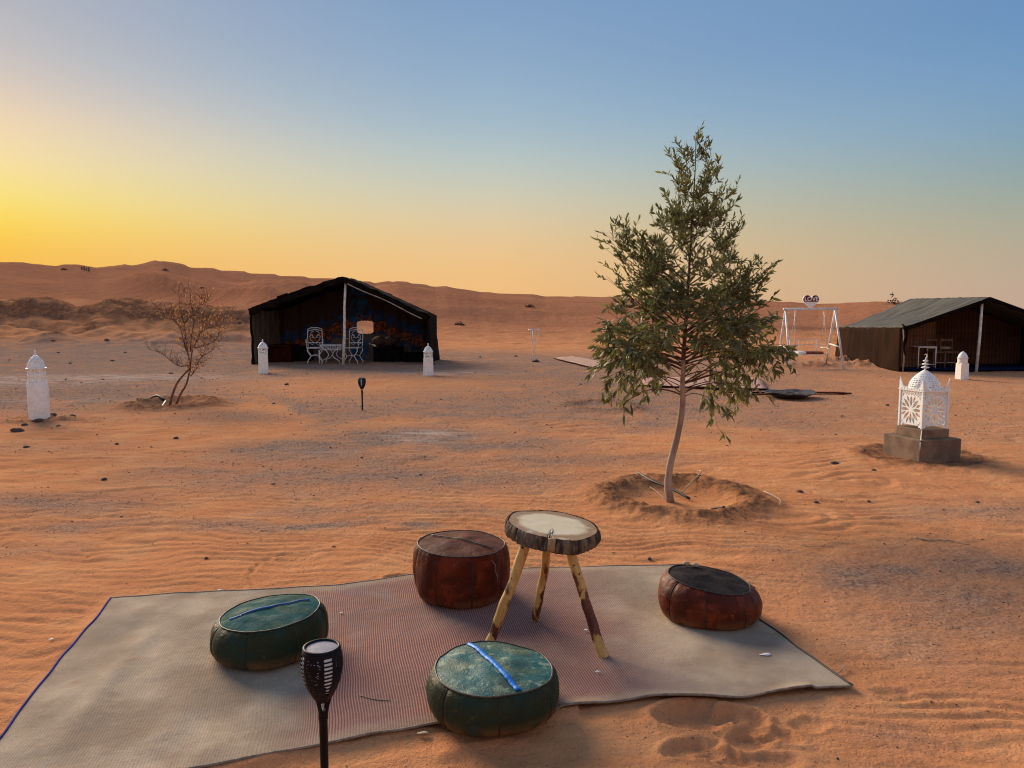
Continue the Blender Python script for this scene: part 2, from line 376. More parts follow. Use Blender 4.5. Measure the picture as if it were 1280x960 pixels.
def leafmat(name, c1, c2, trans=.25):
    m = NT(name); oi = m.n('ShaderNodeNewGeometry'); f = oi.outputs['Random Per Island']
    c = m.mix(f, c1, c2)
    m.done(c, .5, None, spec=.4)
    tr = m.n('ShaderNodeBsdfTranslucent'); m.put(tr.inputs[0], m.mix(.5, c, (c2[0]*1.3, c2[1]*1.3, c2[2]*.6)))
    mx = m.n('ShaderNodeMixShader'); mx.inputs[0].default_value = trans
    out = m.t.nodes['Material Output']; m.link(m.b.outputs[0], mx.inputs[1]); m.link(tr.outputs[0], mx.inputs[2]); m.link(mx.outputs[0], out.inputs[0])
    return m.m
M['leaf'] = leafmat('eucalyptus_leaf', (.070, .100, .040), (.22, .21, .085), .32)
M['leaf2'] = leafmat('young_eucalyptus_leaf', (.070, .095, .060), (.13, .155, .10))
M['dryleaf'] = leafmat('dry_leaf', (.34, .125, .05), (.56, .30, .15), .35)
M['tree_bark'] = simple('tree_bark', (.40, .30, .24), (.24, .165, .13), 14, .8, .5, 60, .006, stretch=(1, 1, .3))
M['tree_bark_red'] = simple('red_branch_bark', (.085, .035, .025), (.14, .07, .05), 14, .8)

# ------------------------------------------------------------------ noise for the terrain
_p = rs.permutation(256); _p = np.concatenate([_p, _p, _p])
_g = np.stack([np.cos(np.linspace(0, 2*PI, 256, endpoint=False)), np.sin(np.linspace(0, 2*PI, 256, endpoint=False))], 1)
def perlin(x, y):
    xi = np.floor(x).astype(int); yi = np.floor(y).astype(int); xf = x-xi; yf = y-yi
    u = xf*xf*xf*(xf*(xf*6-15)+10); v = yf*yf*yf*(yf*(yf*6-15)+10)
    def g(a, b, dx, dy):
        k = _p[_p[a & 255]+(b & 255)]; gg = _g[k]; return gg[..., 0]*dx+gg[..., 1]*dy
    n00 = g(xi, yi, xf, yf); n10 = g(xi+1, yi, xf-1, yf); n01 = g(xi, yi+1, xf, yf-1); n11 = g(xi+1, yi+1, xf-1, yf-1)
    return (n00*(1-u)+n10*u)*(1-v)+(n01*(1-u)+n11*u)*v*1.0
def fbm(x, y, o=4, g=.5):
    s = 0; a = 1; f = 1
    for i in range(o): s = s+a*perlin(x*f+i*17.3, y*f+i*9.1); a *= g; f *= 2.03
    return s
def sstep(a, b, t):
    t = np.clip((t-a)/(b-a), 0, 1); return t*t*(3-2*t)
def polydist(x, y, pts):
    """unsigned distance, signed side and parameter to a polyline"""
    best = np.full(x.shape, 1e9); side = np.zeros(x.shape); par = np.zeros(x.shape); n = len(pts)-1
    for i in range(n):
        ax, ay = pts[i][0], pts[i][1]; bx, by = pts[i+1][0], pts[i+1][1]; dx, dy = bx-ax, by-ay; L = dx*dx+dy*dy
        t = np.clip(((x-ax)*dx+(y-ay)*dy)/L, 0, 1); qx = x-ax-t*dx; qy = y-ay-t*dy; d = np.hypot(qx, qy); s = np.sign(dx*qy-dy*qx)
        k = d < best; best = np.where(k, d, best); side = np.where(k, s, side); par = np.where(k, (i+t)/n, par)
    return best, side, par

# rug outline (world), needed by the ground too
def line_x(p, q, r, s):
    d1 = q-p; d2 = s-r; t = ((r.x-p.x)*d2.y-(r.y-p.y)*d2.x)/(d1.x*d2.y-d1.y*d2.x); return p+d1*t
rTL = G(140, 753)
rTR = line_x(G(300, 742), G(830, 711), G(1063, 863), G(953, 782))
rBR = G(1065, 864)
rBL = line_x(G(140, 753), G(0, 930), G(430, 930), G(300, 957))
E_back = [rTL]+[G(*p) for p in ((220,747),(300,743),(420,736),(520,722),(620,717),(700,714),(830,711))]+[rTR]
E_front = [rBL]+[G(*p) for p in ((300,957),(400,937),(480,921),(540,911),(620,903),(700,893),(760,886),(815,878),(850,879),(890,878),(930,878),(965,872),(1010,868))]+[rBR]
E_left = [rBL, G(0, 930), G(45, 868), G(95, 807), rTL]
E_right = [rBR, G(1005, 822), G(953, 782), rTR]
TREE = G(838, 622); SHRUB = G(216, 506); PLINTH = G(1151, 571); FIRE = G(986, 497)
DENTS = [  # footprints and hollows: px, py, radius across, radius deep, depth, turn
 (868,896,.145,.10,.030,.1),(925,898,.09,.085,.022,0),(955,915,.13,.045,.020,-.5),(862,938,.10,.065,.022,.2),(905,948,.09,.05,.018,-.3),
 (935,925,.10,.05,.012,.3),(1010,905,.07,.05,.010,0),(610,950,.16,.09,.010,.3),(495,723,.07,.05,.020,0),(1120,870,.10,.06,.010,0),(960,950,.12,.05,.012,0),
 (890,770,.0,.0,0,0)]
GROOVE = [G(*p) for p in ((318,735),(311,718),(325,702),(352,694),(400,690),(440,690))]

def inside(x, y, poly):
    c = np.zeros(x.shape, bool); n = len(poly)
    for i in range(n):
        x1, y1 = poly[i][0], poly[i][1]; x2, y2 = poly[(i+1) % n][0], poly[(i+1) % n][1]
        if y1 == y2: continue
        k = ((y1 > y) != (y2 > y)) & (x < (x2-x1)*(y-y1)/(y2-y1)+x1); c ^= k
    return c
RUGPOLY = [(p.x, p.y) for p in E_back+E_right[::-1][1:]+E_front[::-1][1:]+E_left[1:-1]]
def rugmask(x, y):
    d, _, _ = polydist(x, y, RUGPOLY+[RUGPOLY[0]]); ins = inside(x, y, RUGPOLY); return np.where(ins, 1.0, np.clip(1-d/.10, 0, 1)), np.where(ins, 1.0, 0)*sstep(0, .12, d)

SKY = [(-400,330),(-200,322),(0,328),(40,329),(78,331),(85,329),(105,330),(125,334),(150,332),(185,329),(200,326),(208,325),(222,328),(240,333),(262,335),(300,339),(330,342),(380,346),(440,350),(470,353),(497,351),(520,354),(545,358),(560,358),(585,362),(600,365),(640,367),(665,368),(680,370),(760,371),(900,374),(980,377),(1020,380),(1045,379),(1085,377),(1120,377),(1180,380),(1240,384),(1280,387),(1500,384),(1800,380)]
def gaus(x, y, c, rx, ry, a=0):
    dx = x-c[0]; dy = y-c[1]; ca, sa = math.cos(a), math.sin(a)
    return np.exp(-(((dx*ca+dy*sa)/rx)**2+((-dx*sa+dy*ca)/ry)**2))
def PXAZ(px): return math.atan2((px-640)/FPX, 1.0)
_saz = np.array([PXAZ(p[0]) for p in SKY]); _sel = np.array([(390-p[1])/FPX for p in SKY])
GRAVEL = [  # px, py, rx, ry (metres), strength : crusty grey gravel patches
 (385,560,1.1,.7,.95),(520,545,1.3,.9,.95),(610,555,1.3,.8,.8),(440,595,2.0,.8,.72),(560,600,1.5,.6,.7),(430,575,2.2,.7,.6),(280,600,1.2,.5,.42),(240,590,.8,.3,.6),(60,630,1.0,.4,.7),(90,660,.6,.25,.55),(410,655,.30,.13,.95),(500,662,.25,.10,.7),(320,655,.9,.22,.6),(440,635,.7,.25,.62),(560,640,.7,.2,.45),
 (700,575,1.4,.5,.62),(1100,720,.6,.32,.7),(1080,735,.5,.22,.65),(1180,760,.9,.55,.55),(1230,700,.7,.5,.55),(1150,820,.5,.3,.42),(1250,640,.9,.5,.5),(960,690,.35,.12,.35),(740,505,.9,.6,.6),(1120,930,.2,.12,.4),(300,520,1.5,1.0,.55),(60,560,1.5,.7,.35),(20,690,.5,.2,.4)]
def fields(x, y):
    """height and ground cover at world x, y"""
    r = np.hypot(x, y); az = np.arctan2(x, y)
    grav = np.zeros(x.shape); pale = np.zeros(x.shape); soil = np.zeros(x.shape)
    wn_ = fbm(x*.9, y*.9, 3)
    for px, py, rx, ry, s in GRAVEL:
        c = G(px, py); grav = np.maximum(grav, s*gaus(x+wn_*.25, y+wn_*.25, c, rx, ry))
    grav = np.clip(grav*1.35-.12, 0, 1)
    # grey beaten strip between the camp and the dunes
    px = 640+FPX*x/np.maximum(y, .5)
    band = sstep(12.6, 15.5, r+wn_*1.6+np.where(px > 300, 4.0*sstep(300, 420, px), 0))*sstep(0, -6.0, r+wn_*1.5-np.interp(px, [0, 310, 560, 800], [38, 36, 32, 30]))
    band = band*np.interp(px, [200, 420, 850, 1100], [1.1, .85, .8, .35])
    band = np.maximum(band, .8*gaus(x+wn_, y+wn_, G(60, 500), 3.5, 3.0))*np.where(y > 0, 1, 0)*sstep(-.2, .2, y)
    band *= (1-.85*gaus(x, y, G(450, 480), 3.2, 2.6))
    grav = np.maximum(grav, band*np.clip(1.15+wn_*.9, 0, 1))
    for c, rx, ry, s in ((G(120,472),3.2,.9,.9),(G(30,476),2.0,1.2,.8),(G(530,545),.45,.45,.8),(G(560,466),1.6,.7,.8),(G(60,500),1.5,.5,.3),(G(385,565),.5,.25,.25),(G(1120,462),3,.7,.2)):
        pale = np.maximum(pale, s*gaus(x, y, c, rx, ry))
    rm, rdeep = rugmask(x, y) if True else (0, 0)
    far = sstep(22, 60, r)
    # ---- ripples
    open_ = 1-.75*np.clip(grav*1.3, 0, 1)
    w1 = perlin(x*.55, y*1.1)*.55+perlin(x*1.9+5, y*2.4)*.16+perlin(x*4.3, y*5)*.055
    ph = (y+.22*x+w1)*2*PI/.115
    amp = np.clip(.60+1.3*perlin(x*.6+30, y*.7+8)+1.3*perlin(x*2.1+3, y*4.2+8), .03, 1.3)
    rip = (np.sin(ph)+.35*np.sin(2*ph+.9))*.0042*amp*sstep(9.5, 6.0, r)
    w2 = perlin(x*.45+11, y*.7+4)*.9+perlin(x*1.3+3, y*1.7)*.38+perlin(x*3.1+3, y*3.7)*.09
    ph2 = (y+.12*x+w2)*2*PI/.215
    rip2 = (np.sin(ph2)+.3*np.sin(2*ph2+1))*.0075*np.clip(.42+1.4*perlin(x*.45+3, y*.5+18)+1.1*perlin(x*1.4+3, y*2.5+8), .0, 1.3)*sstep(4.2, 6.5, r)*sstep(17, 12, r)
    lump = fbm(x*2.6+4, y*3.4, 4, .55)*.008+fbm(x*.6, y*.9+3, 3)*.020
    grit = fbm(x*9, y*9, 3, .7)*.0042*np.clip(.5+grav, 0, 1.3)
    quiet = 1-rm
    smooth_near = 1-.75*sstep(3.0, 2.5, r)      # sand in front of the rug is smooth, only trodden
    z = (rip+rip2)*open_*quiet*smooth_near+lump*(1-.97*rm)*sstep(1.5, 3.2, r)*1.0+grit*quiet*smooth_near
    ed_, _, _ = polydist(x, y, RUGPOLY+[RUGPOLY[0]])
    z = z+(.010+.026*np.clip(fbm(x*2.3+9, y*2.3, 3)*1.4, -.5, .7))*np.where((x > .25) & (y < 3.2), .25, 1.0)*np.exp(-(ed_/.045)**2)*sstep(0, .2, r-1.6)
    z = z+fbm(x*1.7+40, y*1.7, 3)*.016*(1-rm)*sstep(4.5, 2.5, r)
    for px_, py_, ra, rb, dp, an in DENTS:
        if ra <= 0: continue
        c = G(px_, py_); ca, sa = math.cos(an), math.sin(an); nz_ = fbm(x*9+3, y*9, 3, .6); dx = x-c.x+.03*nz_+.02*wn_; dy = y-c.y+.02*nz_
        q = np.sqrt(((dx*ca+dy*sa)/ra)**2+((-dx*sa+dy*ca)/rb)**2)
        z = z+(1-rdeep)*(-dp*sstep(1.05, .45, q)+dp*.38*np.exp(-((q-1.16)/.20)**2))
    d, _, t = polydist(x, y, [(p.x, p.y) for p in GROOVE]); z = z-.006*np.exp(-(d/.012)**2)+.003*np.exp(-((d-.03)/.02)**2)
    # ---- dug basins round the two trees
    def basin(c, rr, ey, hgt, dip, z, soil, wid=.20):
        dx = x-c[0]; dy = (y-c[1])*ey; a = np.arctan2(dy, dx); q = np.hypot(dx, dy)+perlin(a*1.5+c[0], a*0+2.2)*.10*rr/.6+fbm(x*4, y*4, 2)*.04
        ringp = np.exp(-((q-rr)/wid)**2); inn = sstep(rr, rr*.55, q)
        cl = fbm(x*8, y*8, 4, .65)
        z = z*(1-inn*.9)-dip*inn+ringp*(hgt*(1+.25*perlin(x*2, y*2)*1.5)+cl*hgt*.45)
        soil = np.maximum(soil, np.clip(np.exp(-((q-rr)/(wid*1.05))**2)*1.25-.12+cl*.35*np.exp(-((q-rr)/(wid*1.8))**2), 0, 1)*.9); return z, soil
    z, soil = basin((TREE.x+.06, TREE.y+.0), .56, .88, .058, .035, z, soil, .17)
    z, soil = basin((SHRUB.x+.02, SHRUB.y), .62, .85, .07, .02, z, soil, .20)
    soil = np.maximum(soil, .9*gaus(x, y, SHRUB, .75, .55))
    c = G(750, 508); z, soil2 = basin((c.x, c.y), .5, .8, .04, .01, z, soil*0, .2); soil = np.maximum(soil, soil2*.5)
    # plinth: packed dark crumbs around it
    q = np.hypot(x-PLINTH.x, y-PLINTH.y); soil = np.maximum(soil, np.clip(np.exp(-((q-.42)/.22)**2)*1.8+fbm(x*6, y*6, 3)*.5-.2, 0, 1)*sstep(1.1, .6, q)*.95)
    z = z+.02*np.exp(-((q-.62)/.18)**2)*(1+fbm(x*7, y*7, 3))
    for pc, s in ((G(60, 526), .35), (G(1010, 458), .6), (G(1090, 457), .8), (G(1060, 452), .8)):
        g = gaus(x, y, pc, 1.0*s+.2, .5*s+.1); z = z+g*(.06+.10*np.clip(fbm(x*5, y*5, 3, .6)+.4, 0, 2))*(s*1.9); soil = np.maximum(soil, g*.30 if s > .4 else g*.6)
    # ---- dunes
    D = np.interp(az, [PXAZ(-300), PXAZ(150), PXAZ(420), PXAZ(560), PXAZ(700), PXAZ(1000), PXAZ(1280)], [90, 96, 118, 140, 150, 120, 95])
    sel = np.interp(az, _saz, _sel); front = np.cos(az) > -.1
    hs = CAMZ+D*np.cos(az)*sel*1.0
    hs = np.where(np.abs(az) > 1.0, 4.5+2.0*np.sin(az*5), hs)
    hs = np.where((np.abs(az) > .80) & (np.abs(az) <= 1.0), hs*(1-(np.abs(az)-.8)/.2)+(4.5+2.0*np.sin(az*5))*(np.abs(az)-.8)/.2, hs)
    t = (r-25)/(D-25); tt = np.clip(t, 0, 1)
    prof = .80*tt**1.25+.20*(1-np.sqrt(np.clip(1-tt**2.4, 0, 1)))
    dune = np.where(t < 1, hs*prof, hs*np.exp(-((t-1)/1.5)**2)*.9+hs*.1-(.25+.08*r)*sstep(1.0, 1.2, t)*.0)
    dune = np.where(t > 1, hs*(1-.35*sstep(1, 1.25, t)), dune)
    dn = fbm(x*.045+3, y*.06, 2)*1.1+fbm(x*.25, y*.33, 3)*.08
    env = sstep(.02, .35, t)*sstep(.98, .70, t)
    dune = dune+dn*env*np.clip(hs/6, .35, 1.1)
    # crest lines with a steep side
    def crest(pts, A, wp, wm, dune):
        P_ = [V(px_, 360, Y) for px_, Y in pts]; d, s, tpar = polydist(x, y, [(p.x, p.y) for p in P_])
        fade = sstep(0, .15, tpar)*sstep(1, .8, tpar)*sstep(.86, .62, t)
        w = np.where(s > 0, wp, wm); return dune+A*fade*np.exp(-(d/w))*sstep(28, 34, r)
    dune = crest([(20, 80), (100, 74), (170, 66), (240, 57), (320, 49), (420, 42)], 1.7, 6, 1.2, dune)
    dune = crest([(200, 93), (262, 86), (330, 76), (420, 70)], 1.3, 5, 1.5, dune)
    dune = crest([(620, 128), (560, 112), (500, 100), (440, 96)], 2.2, 10, 3, dune)
    dune = crest([(900, 80), (780, 74), (640, 72), (520, 62)], .5, 6, 2, dune)
    dune = crest([(960, 70), (1040, 66), (1120, 62), (1220, 66)], .7, 7, 2.5, dune)
    # rocky berm on the left
    bpx = 640+FPX*np.tan(np.clip(az, -1.2, 1.2))
    bh = np.interp(bpx, [-400,-100,0,30,62,82,100,118,135,165,200,260,320,350,400], [1.9,2.0,2.05,2.1,2.15,1.95,1.75,1.78,2.05,2.1,1.95,1.75,1.55,.8,0])
    rb = fbm(x*.35, y*.35, 4, .6)
    bq = (y-37.5+rb*1.5); bm = sstep(-7.5, 0, bq)*sstep(5.5, .8, bq)
    bm2 = .45*sstep(-10.5, -3.5, bq+rb*.3)+.55*sstep(-4.6, -.3, bq)
    berm = bh*bm2*sstep(6.0, 1.0, bq)+fbm(x*1.1, y*1.1, 4, .65)*.12*bm*sstep(0, .5, bh)
    ck = [V(px_, 400, Y_) for px_, Y_ in ((-60, 33.2), (0, 33.0), (30, 33.2), (60, 32.6), (72, 31.8), (86, 31.7), (104, 32.4))]
    cd, cs_, _ = polydist(x, y+fbm(x*.9, y*.9, 3)*.25, [(p.x, p.y) for p in ck]); berm = berm-.42*np.exp(-(cd/.42)**2)+.10*np.exp(-((cd-.8)/.5)**2)
    soil = np.maximum(soil, np.exp(-(cd/.5)**2)*.95)
    berm = berm+np.abs(fbm(x*.8+7, y*.8, 4, .6))*.09*bm*sstep(0, .5, bh)*sstep(-6, -2, bq)
    berm = np.where((y > 0) & (np.abs(az) < 1.2), berm, 0)
    z = z*(1-far)+np.maximum(dune, berm+dune*.0)*1.0
    soil = np.maximum(soil, np.clip(sstep(-5.2, -3.4, bq+rb*2.5)*sstep(3, 1, bq)*sstep(.1, .8, bh)*np.where((y > 0) & (np.abs(az) < 1.2), 1, 0)*(.85+fbm(x*.5, y*.9, 3, .6)*1.0), 0, .9))
    small = fbm(x*.7, y*1.0, 4, .6)*.07*sstep(20, 40, r)*sstep(140, 60, r); z = z+small
    soil = np.maximum(soil, far*.55*np.clip(gaus(x, y, V(1010, 400, 48), 6, 2.0)*1.5*(1+fbm(x*.6, y*1.5, 3)*1.5), 0, 1))
    fl = sstep(0, 1, 1)*0
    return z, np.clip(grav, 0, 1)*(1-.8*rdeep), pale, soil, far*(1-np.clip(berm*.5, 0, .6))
def H(x, y):
    return float(fields(np.array([float(x)]), np.array([float(y)]))[0][0])

def build_ground():
    def logr(a, b, k):
        n = int(math.log(b/a)/k); return list(a*np.exp(np.linspace(0, math.log(b/a), n, endpoint=False)))
    rings = np.array([.05]+logr(.3, 1.7, .12)+logr(1.7, 14, .0041)+logr(14, 29, .009)+logr(29, 44, .0045)+logr(44, 60, .009)+logr(60, 900, .028)+[900.])
    fine = np.linspace(R(-39), R(39), 700); rest = np.linspace(R(39), R(321), 120)[1:-1]
    azs = np.concatenate([fine, rest]); na = len(azs); nr = len(rings)
    A, Rr = np.meshgrid(azs, rings); x = (np.sin(A)*Rr).ravel(); y = (np.cos(A)*Rr).ravel()
    z, gr, pa, so, fa = fields(x, y)
    me = bpy.data.meshes.new('sand_ground'); nv = len(x); me.vertices.add(nv)
    me.vertices.foreach_set('co', np.stack([x, y, z], 1).astype(np.float32).ravel())
    i = np.arange(nr-1)[:, None]*na; k = np.arange(na)[None, :]; k2 = (k+1) % na
    q = np.stack([i+k, i+k2, i+na+k2, i+na+k], -1).reshape(-1, 4)[:, ::-1].astype(np.int32)
    nf = len(q); me.loops.add(nf*4); me.loops.foreach_set('vertex_index', q.ravel()); me.polygons.add(nf)
    me.polygons.foreach_set('loop_start', np.arange(0, nf*4, 4, dtype=np.int32)); me.polygons.foreach_set('loop_total', np.full(nf, 4, np.int32))
    me.polygons.foreach_set('use_smooth', np.ones(nf, bool)); me.update(calc_edges=True)
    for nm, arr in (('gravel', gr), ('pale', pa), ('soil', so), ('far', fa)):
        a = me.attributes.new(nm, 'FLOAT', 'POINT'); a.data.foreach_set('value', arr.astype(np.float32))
    me.materials.append(M['sand']); o = bpy.data.objects.new('sand_ground', me); col.objects.link(o)
    tag(o, kind='structure'); print('ground', nv, z[:10]); return o
build_ground()

# ------------------------------------------------------------------ rug
def edge_at(E, t):
    L = [0]
    for a, b in zip(E, E[1:]): L.append(L[-1]+(b-a).length)
    s = t*L[-1]
    for i in range(len(E)-1):
        if s <= L[i+1] or i == len(E)-2:
            f = (s-L[i])/(L[i+1]-L[i]); p0 = E[max(i-1, 0)]; p1 = E[i]; p2 = E[i+1]; p3 = E[min(i+2, len(E)-1)]
            f2 = f*f; f3 = f2*f
            return p1.lerp(p2, f)*.5+.5*(.5*((2*p1)+(p2-p0)*f+(2*p0-5*p1+4*p2-p3)*f2+(3*p1-p0-3*p2+p3)*f3))
def rug_pt(u, v):
    b = edge_at(E_front, u); t = edge_at(E_back, u); l = edge_at(E_left, v); r = edge_at(E_right, v)
    c = (b*(1-v)+t*v)+(l*(1-u)+r*u)-(rBL*(1-u)*(1-v)+rBR*u*(1-v)+rTL*(1-u)*v+rTR*u*v)
    x, y = c.x+mnoise.noise(Vector((c.x*3, c.y*4, 2)))*.014, c.y+mnoise.noise(Vector((c.x*4, c.y*3, 6)))*.014
    e = min(u, 1-u, v, 1-v)
    w = mnoise.noise(Vector((x*1.3, y*1.6, 1)))*.012+mnoise.noise(Vector((x*4, y*3, 4)))*.006
    w *= min(1, e/.06)*.9+.1
    w += mnoise.noise(Vector((x*7, y*5, 8)))*.0025
    lift = 0
    if v < .04 and .62 < u < .95: lift = .012*(1-v/.04)*(.5+.5*math.sin(u*42))
    # long soft folds on the left end
    w += .009*math.exp(-((u-.14-.05*math.sin(v*5))/.02)**2)*math.sin(PI*v) + .007*math.exp(-((u-.07-.04*v)/.016)**2)*math.sin(PI*v)
    return Vector((x, y, .020+max(w, -.010)+lift))
rug = thing('woven_rug', (0, 3.4, 0), 'large faded grey and mauve woven rug spread on the sand under four leather poufs', 'rug')
NU, NV = 260, 130
mb = MB(); mb.sheet(rug_pt, NU, NV)
o = mb.build('rug_weave', M['rug'], rug, solid=.007)
uvl = o.data.uv_layers.new(name='uv'); LU = 3.5; LV = 2.0
vi = np.zeros(len(o.data.loops), np.int32); o.data.loops.foreach_get('vertex_index', vi)
uvl.data.foreach_set('uv', np.stack([(vi % (NU+1))/NU*LU, (vi//(NU+1))/NV*LV], 1).astype(np.float32).ravel())
for (name, fn, rad, mat) in (('edge_binding', lambda t: rug_pt(.0, t), .0055, 'rug_edge'), ('edge_binding', lambda t: rug_pt(1.0, t), .005, 'piping_dark')):
    mb = MB(); mb.tube([fn(i/60)+Vector((0, 0, .004)) for i in range(61)], rad, 6)
    b = mb.build(name, M[mat], rug)
    if mat == 'rug_edge': b['label'] = 'blue stitched binding along the left rug edge'
for (name, vv) in (('selvedge', 0.0), ('selvedge', 1.0)):
    mb = MB(); mb.tube([rug_pt(i/160, vv)+Vector((0, 0, .002)) for i in range(161)], .005, 6); mb.build(name, M['selvedge'], rug)

# ------------------------------------------------------------------ poufs
def pouf(px, py_front, width, h, label, side, top, pipe, tilt=(0, 0), strip=None, strip_ang=0, npan=8, pan0=0, rimf=.86, belly=.42, seed=0):
    f = G(px, py_front); depth = f.y*math.cos(PITCH)+1.5*math.sin(PITCH)
    R0 = width/2/FPX*depth; R0 = width/2/FPX*(depth+R0*.7); c = Vector((f.x*(f.y+R0*.9)/f.y, f.y+R0*.88, .022))
    t = thing('leather_pouf', c, label, 'pouf', 'leather poufs on the rug')
    Mt = Matrix.Rotation(tilt[0], 3, 'X') @ Matrix.Rotation(tilt[1], 3, 'Y')
    rt = R0*rimf
    def warp(p):
        q = Vector(p)
        n = mnoise.noise(Vector((q.x*6, q.y*6, q.z*5+seed*7.7)))*.016+mnoise.noise(Vector((q.x*18, q.y*18, q.z*16+seed)))*.005
        rr = math.hypot(q.x, q.y)
        if rr > 1e-4: q.x *= 1+n/max(rr, .08)*.9; q.y *= 1+n/max(rr, .08)*.9
        zf = max(0, min(1, q.z/h)); q2 = Mt @ q; q.z = q.z+(q2.z-q.z)*zf
        return q+c
    prof = []
    for i in range(15):
        a = i/14; z = h*a
        s = abs(2*(a-belly)/(2*(1-belly) if a > belly else 2*belly))
        prof.append((R0*(rimf+(1-rimf)*(1-s**2.6)**.75) if a > belly else R0*(.80+.20*(1-s**2.4)**.6), z*.97))
    def seg(k):
        a0 = pan0+2*PI*k/npan; a1 = a0+2*PI/npan; mb = MB(); n = 10; vs = []; fs = []
        for i, (r, z) in enumerate(prof):
            for j in range(n+1):
                u = j/n; a = a0+(a1-a0)*u; pin = 1-.012*math.exp(-(min(u, 1-u)/.05)**2)-.010*math.exp(-(min(u, 1-u)/.16)**2)
                wr = .004*math.sin(a*31+seed)*math.exp(-((z-h)/(.25*h))**2)
                vs.append(warp((r*pin*math.cos(a)+wr*math.cos(a), r*pin*math.sin(a)+wr*math.sin(a), z)))
        for i in range(len(prof)-1):
            for j in range(n): fs.append((i*(n+1)+j, i*(n+1)+j+1, (i+1)*(n+1)+j+1, (i+1)*(n+1)+j))
        mb.add(vs, fs); return mb
    for k in range(npan): seg(k).build('side_panel', side, t)
    # seams between the panels
    for k in range(npan):
        a = pan0+2*PI*k/npan; mb = MB(); mb.tube([warp((r*.981*math.cos(a), r*.981*math.sin(a), z)) for r, z in prof], .0022, 5); mb.build('seam', M['piping_dark'], t)
    # top in two halves
    def ztop(rho, a): return h*.97+.020*(1-rho**2)+.004*math.sin(3*a+seed)*rho*(1-rho)*2+mnoise.noise(Vector((rho*math.cos(a)*3, rho*math.sin(a)*3, seed+.5)))*.008*(1-rho**4)
    for half in range(2):
        a0 = strip_ang+PI*half; vs = [warp((0, 0, ztop(0, 0)))]; fs = []; n = 30; mr = 12
        for i in range(1, mr+1):
            rho = i/mr
            for j in range(n+1):
                a = a0+PI*j/n; vs.append(warp((rt*rho*math.cos(a), rt*rho*math.sin(a), ztop(rho, a))))
        for j in range(n): fs.append((0, 1+j, 2+j))
        for i in range(mr-1):
            for j in range(n): b = 1+i*(n+1); fs.append((b+j, b+n+1+j, b+n+2+j, b+j+1))
        mb = MB(); mb.add(vs, fs); mb.build('top_panel', top, t)
    mb = MB(); pts = [warp((rt*1.0*math.cos(2*PI*k/72), rt*1.0*math.sin(2*PI*k/72), h*.972+.001)) for k in range(73)]; mb.tube(pts, .0032, 7, cap=False); mb.build('piping', pipe, t)
    if strip:
        mat, wdt, ln = strip; mb = MB(); ca, sa = math.cos(strip_ang), math.sin(strip_ang); n = 40
        for i in range(n+1):
            q = -ln+2*ln*i/n
            for j, s in enumerate((-1, 0, 1)):
                x = rt*q*ca-s*wdt*sa*(1+.15*math.sin(i*1.7)); y = rt*q*sa+s*wdt*ca
                p = warp((x, y, ztop(abs(q), strip_ang+(PI if q < 0 else 0))+.004+(.003 if s == 0 else 0))); mb.v.append(tuple(p))
        mb.f = [(i*3+j, i*3+j+1, (i+1)*3+j+1, (i+1)*3+j) for i in range(n) for j in range(2)]
        mb.build('lacing_strip', mat, t, solid=.003)
        mb = MB()
        for i in range(0, 18):
            q = -ln+2*ln*(i+.5)/18; x = rt*q*ca; y = rt*q*sa; e = wdt*1.1
            mb.tube([warp((x-e*sa-.006*ca, y+e*ca-.006*sa, ztop(abs(q), strip_ang+(PI if q < 0 else 0))+.004)), warp((x, y, ztop(abs(q), strip_ang+(PI if q < 0 else 0))+.008)), warp((x+e*sa+.006*ca, y-e*ca+.006*sa, ztop(abs(q), strip_ang+(PI if q < 0 else 0))+.004))], .0013, 4)
        s = mb.build('stitching', mat, t); s['kind'] = 'stuff'
    return t, c, warp, ztop, rt
p1 = pouf(616, 932, 171, .158, 'teal green leather pouf with bright blue tape across its top, nearest the camera', M['green_leather'], M['green_top'], M['piping_tan'], (0, .02), (M['blue_tape'], .0105, .93), R(118), 7, .35, .87, seed=1)
p2 = pouf(340, 847, 142, .175, 'dark green leather pouf with blue lacing, on the left part of the rug', M['green_leather'], M['green_top_dark'], M['piping_dark'], (0, -.085), (M['blue_tape_dark'], .0065, .82), R(28), 7, .1, .87, seed=2)
p3 = pouf(577, 769, 119, .285, 'tall reddish brown leather pouf with a dark seam across its top, beside the table', M['red_leather'], M['red_top'], M['piping_dark'], (0, .02), (M['piping_dark'], .003, .88), R(-35), 8, .3, .92, .5, seed=3)
p4 = pouf(884, 797, 129, .183, 'dark red leather pouf with blackened top and two pale toggles, right end of rug', M['red_leather'], M['dark_top'], M['piping_dark'], (0, .14), None, R(-30), 8, .5, .80, seed=4)
t, c, warp, ztop, rt = p4
for dx in (-.05, -.005):
    mb = MB(); b = warp((dx-.03, .125-dx*.2, ztop(.5, 2)+.008))
    mb.lathe([(0, -.010), (.010, -.006), (.013, .002), (.008, .010), (0, .012)], b, 10, fn=lambda r, z, a: (r*(1.25+.35*math.cos(2*a)), z)); k = mb.build('toggle', M['twig'], t)
t, c, warp, ztop, rt = p3
mb = MB(); a = R(-48); mb.tube([warp((rt*1.03*math.cos(a), rt*1.03*math.sin(a), .250)), warp((rt*1.13*math.cos(a+.05), rt*1.13*math.sin(a+.05), .225)), warp((rt*1.16*math.cos(a+.02), rt*1.16*math.sin(a+.02), .20)), warp((rt*1.16*math.cos(a+.1), rt*1.16*math.sin(a+.1), .165)), warp((rt*1.155*math.cos(a+.1), rt*1.155*math.sin(a+.1), .13))], [.005, .006, .004, .007, .002], 6, flat=.4)
mb.build('torn_strap', M['cushion'], t)

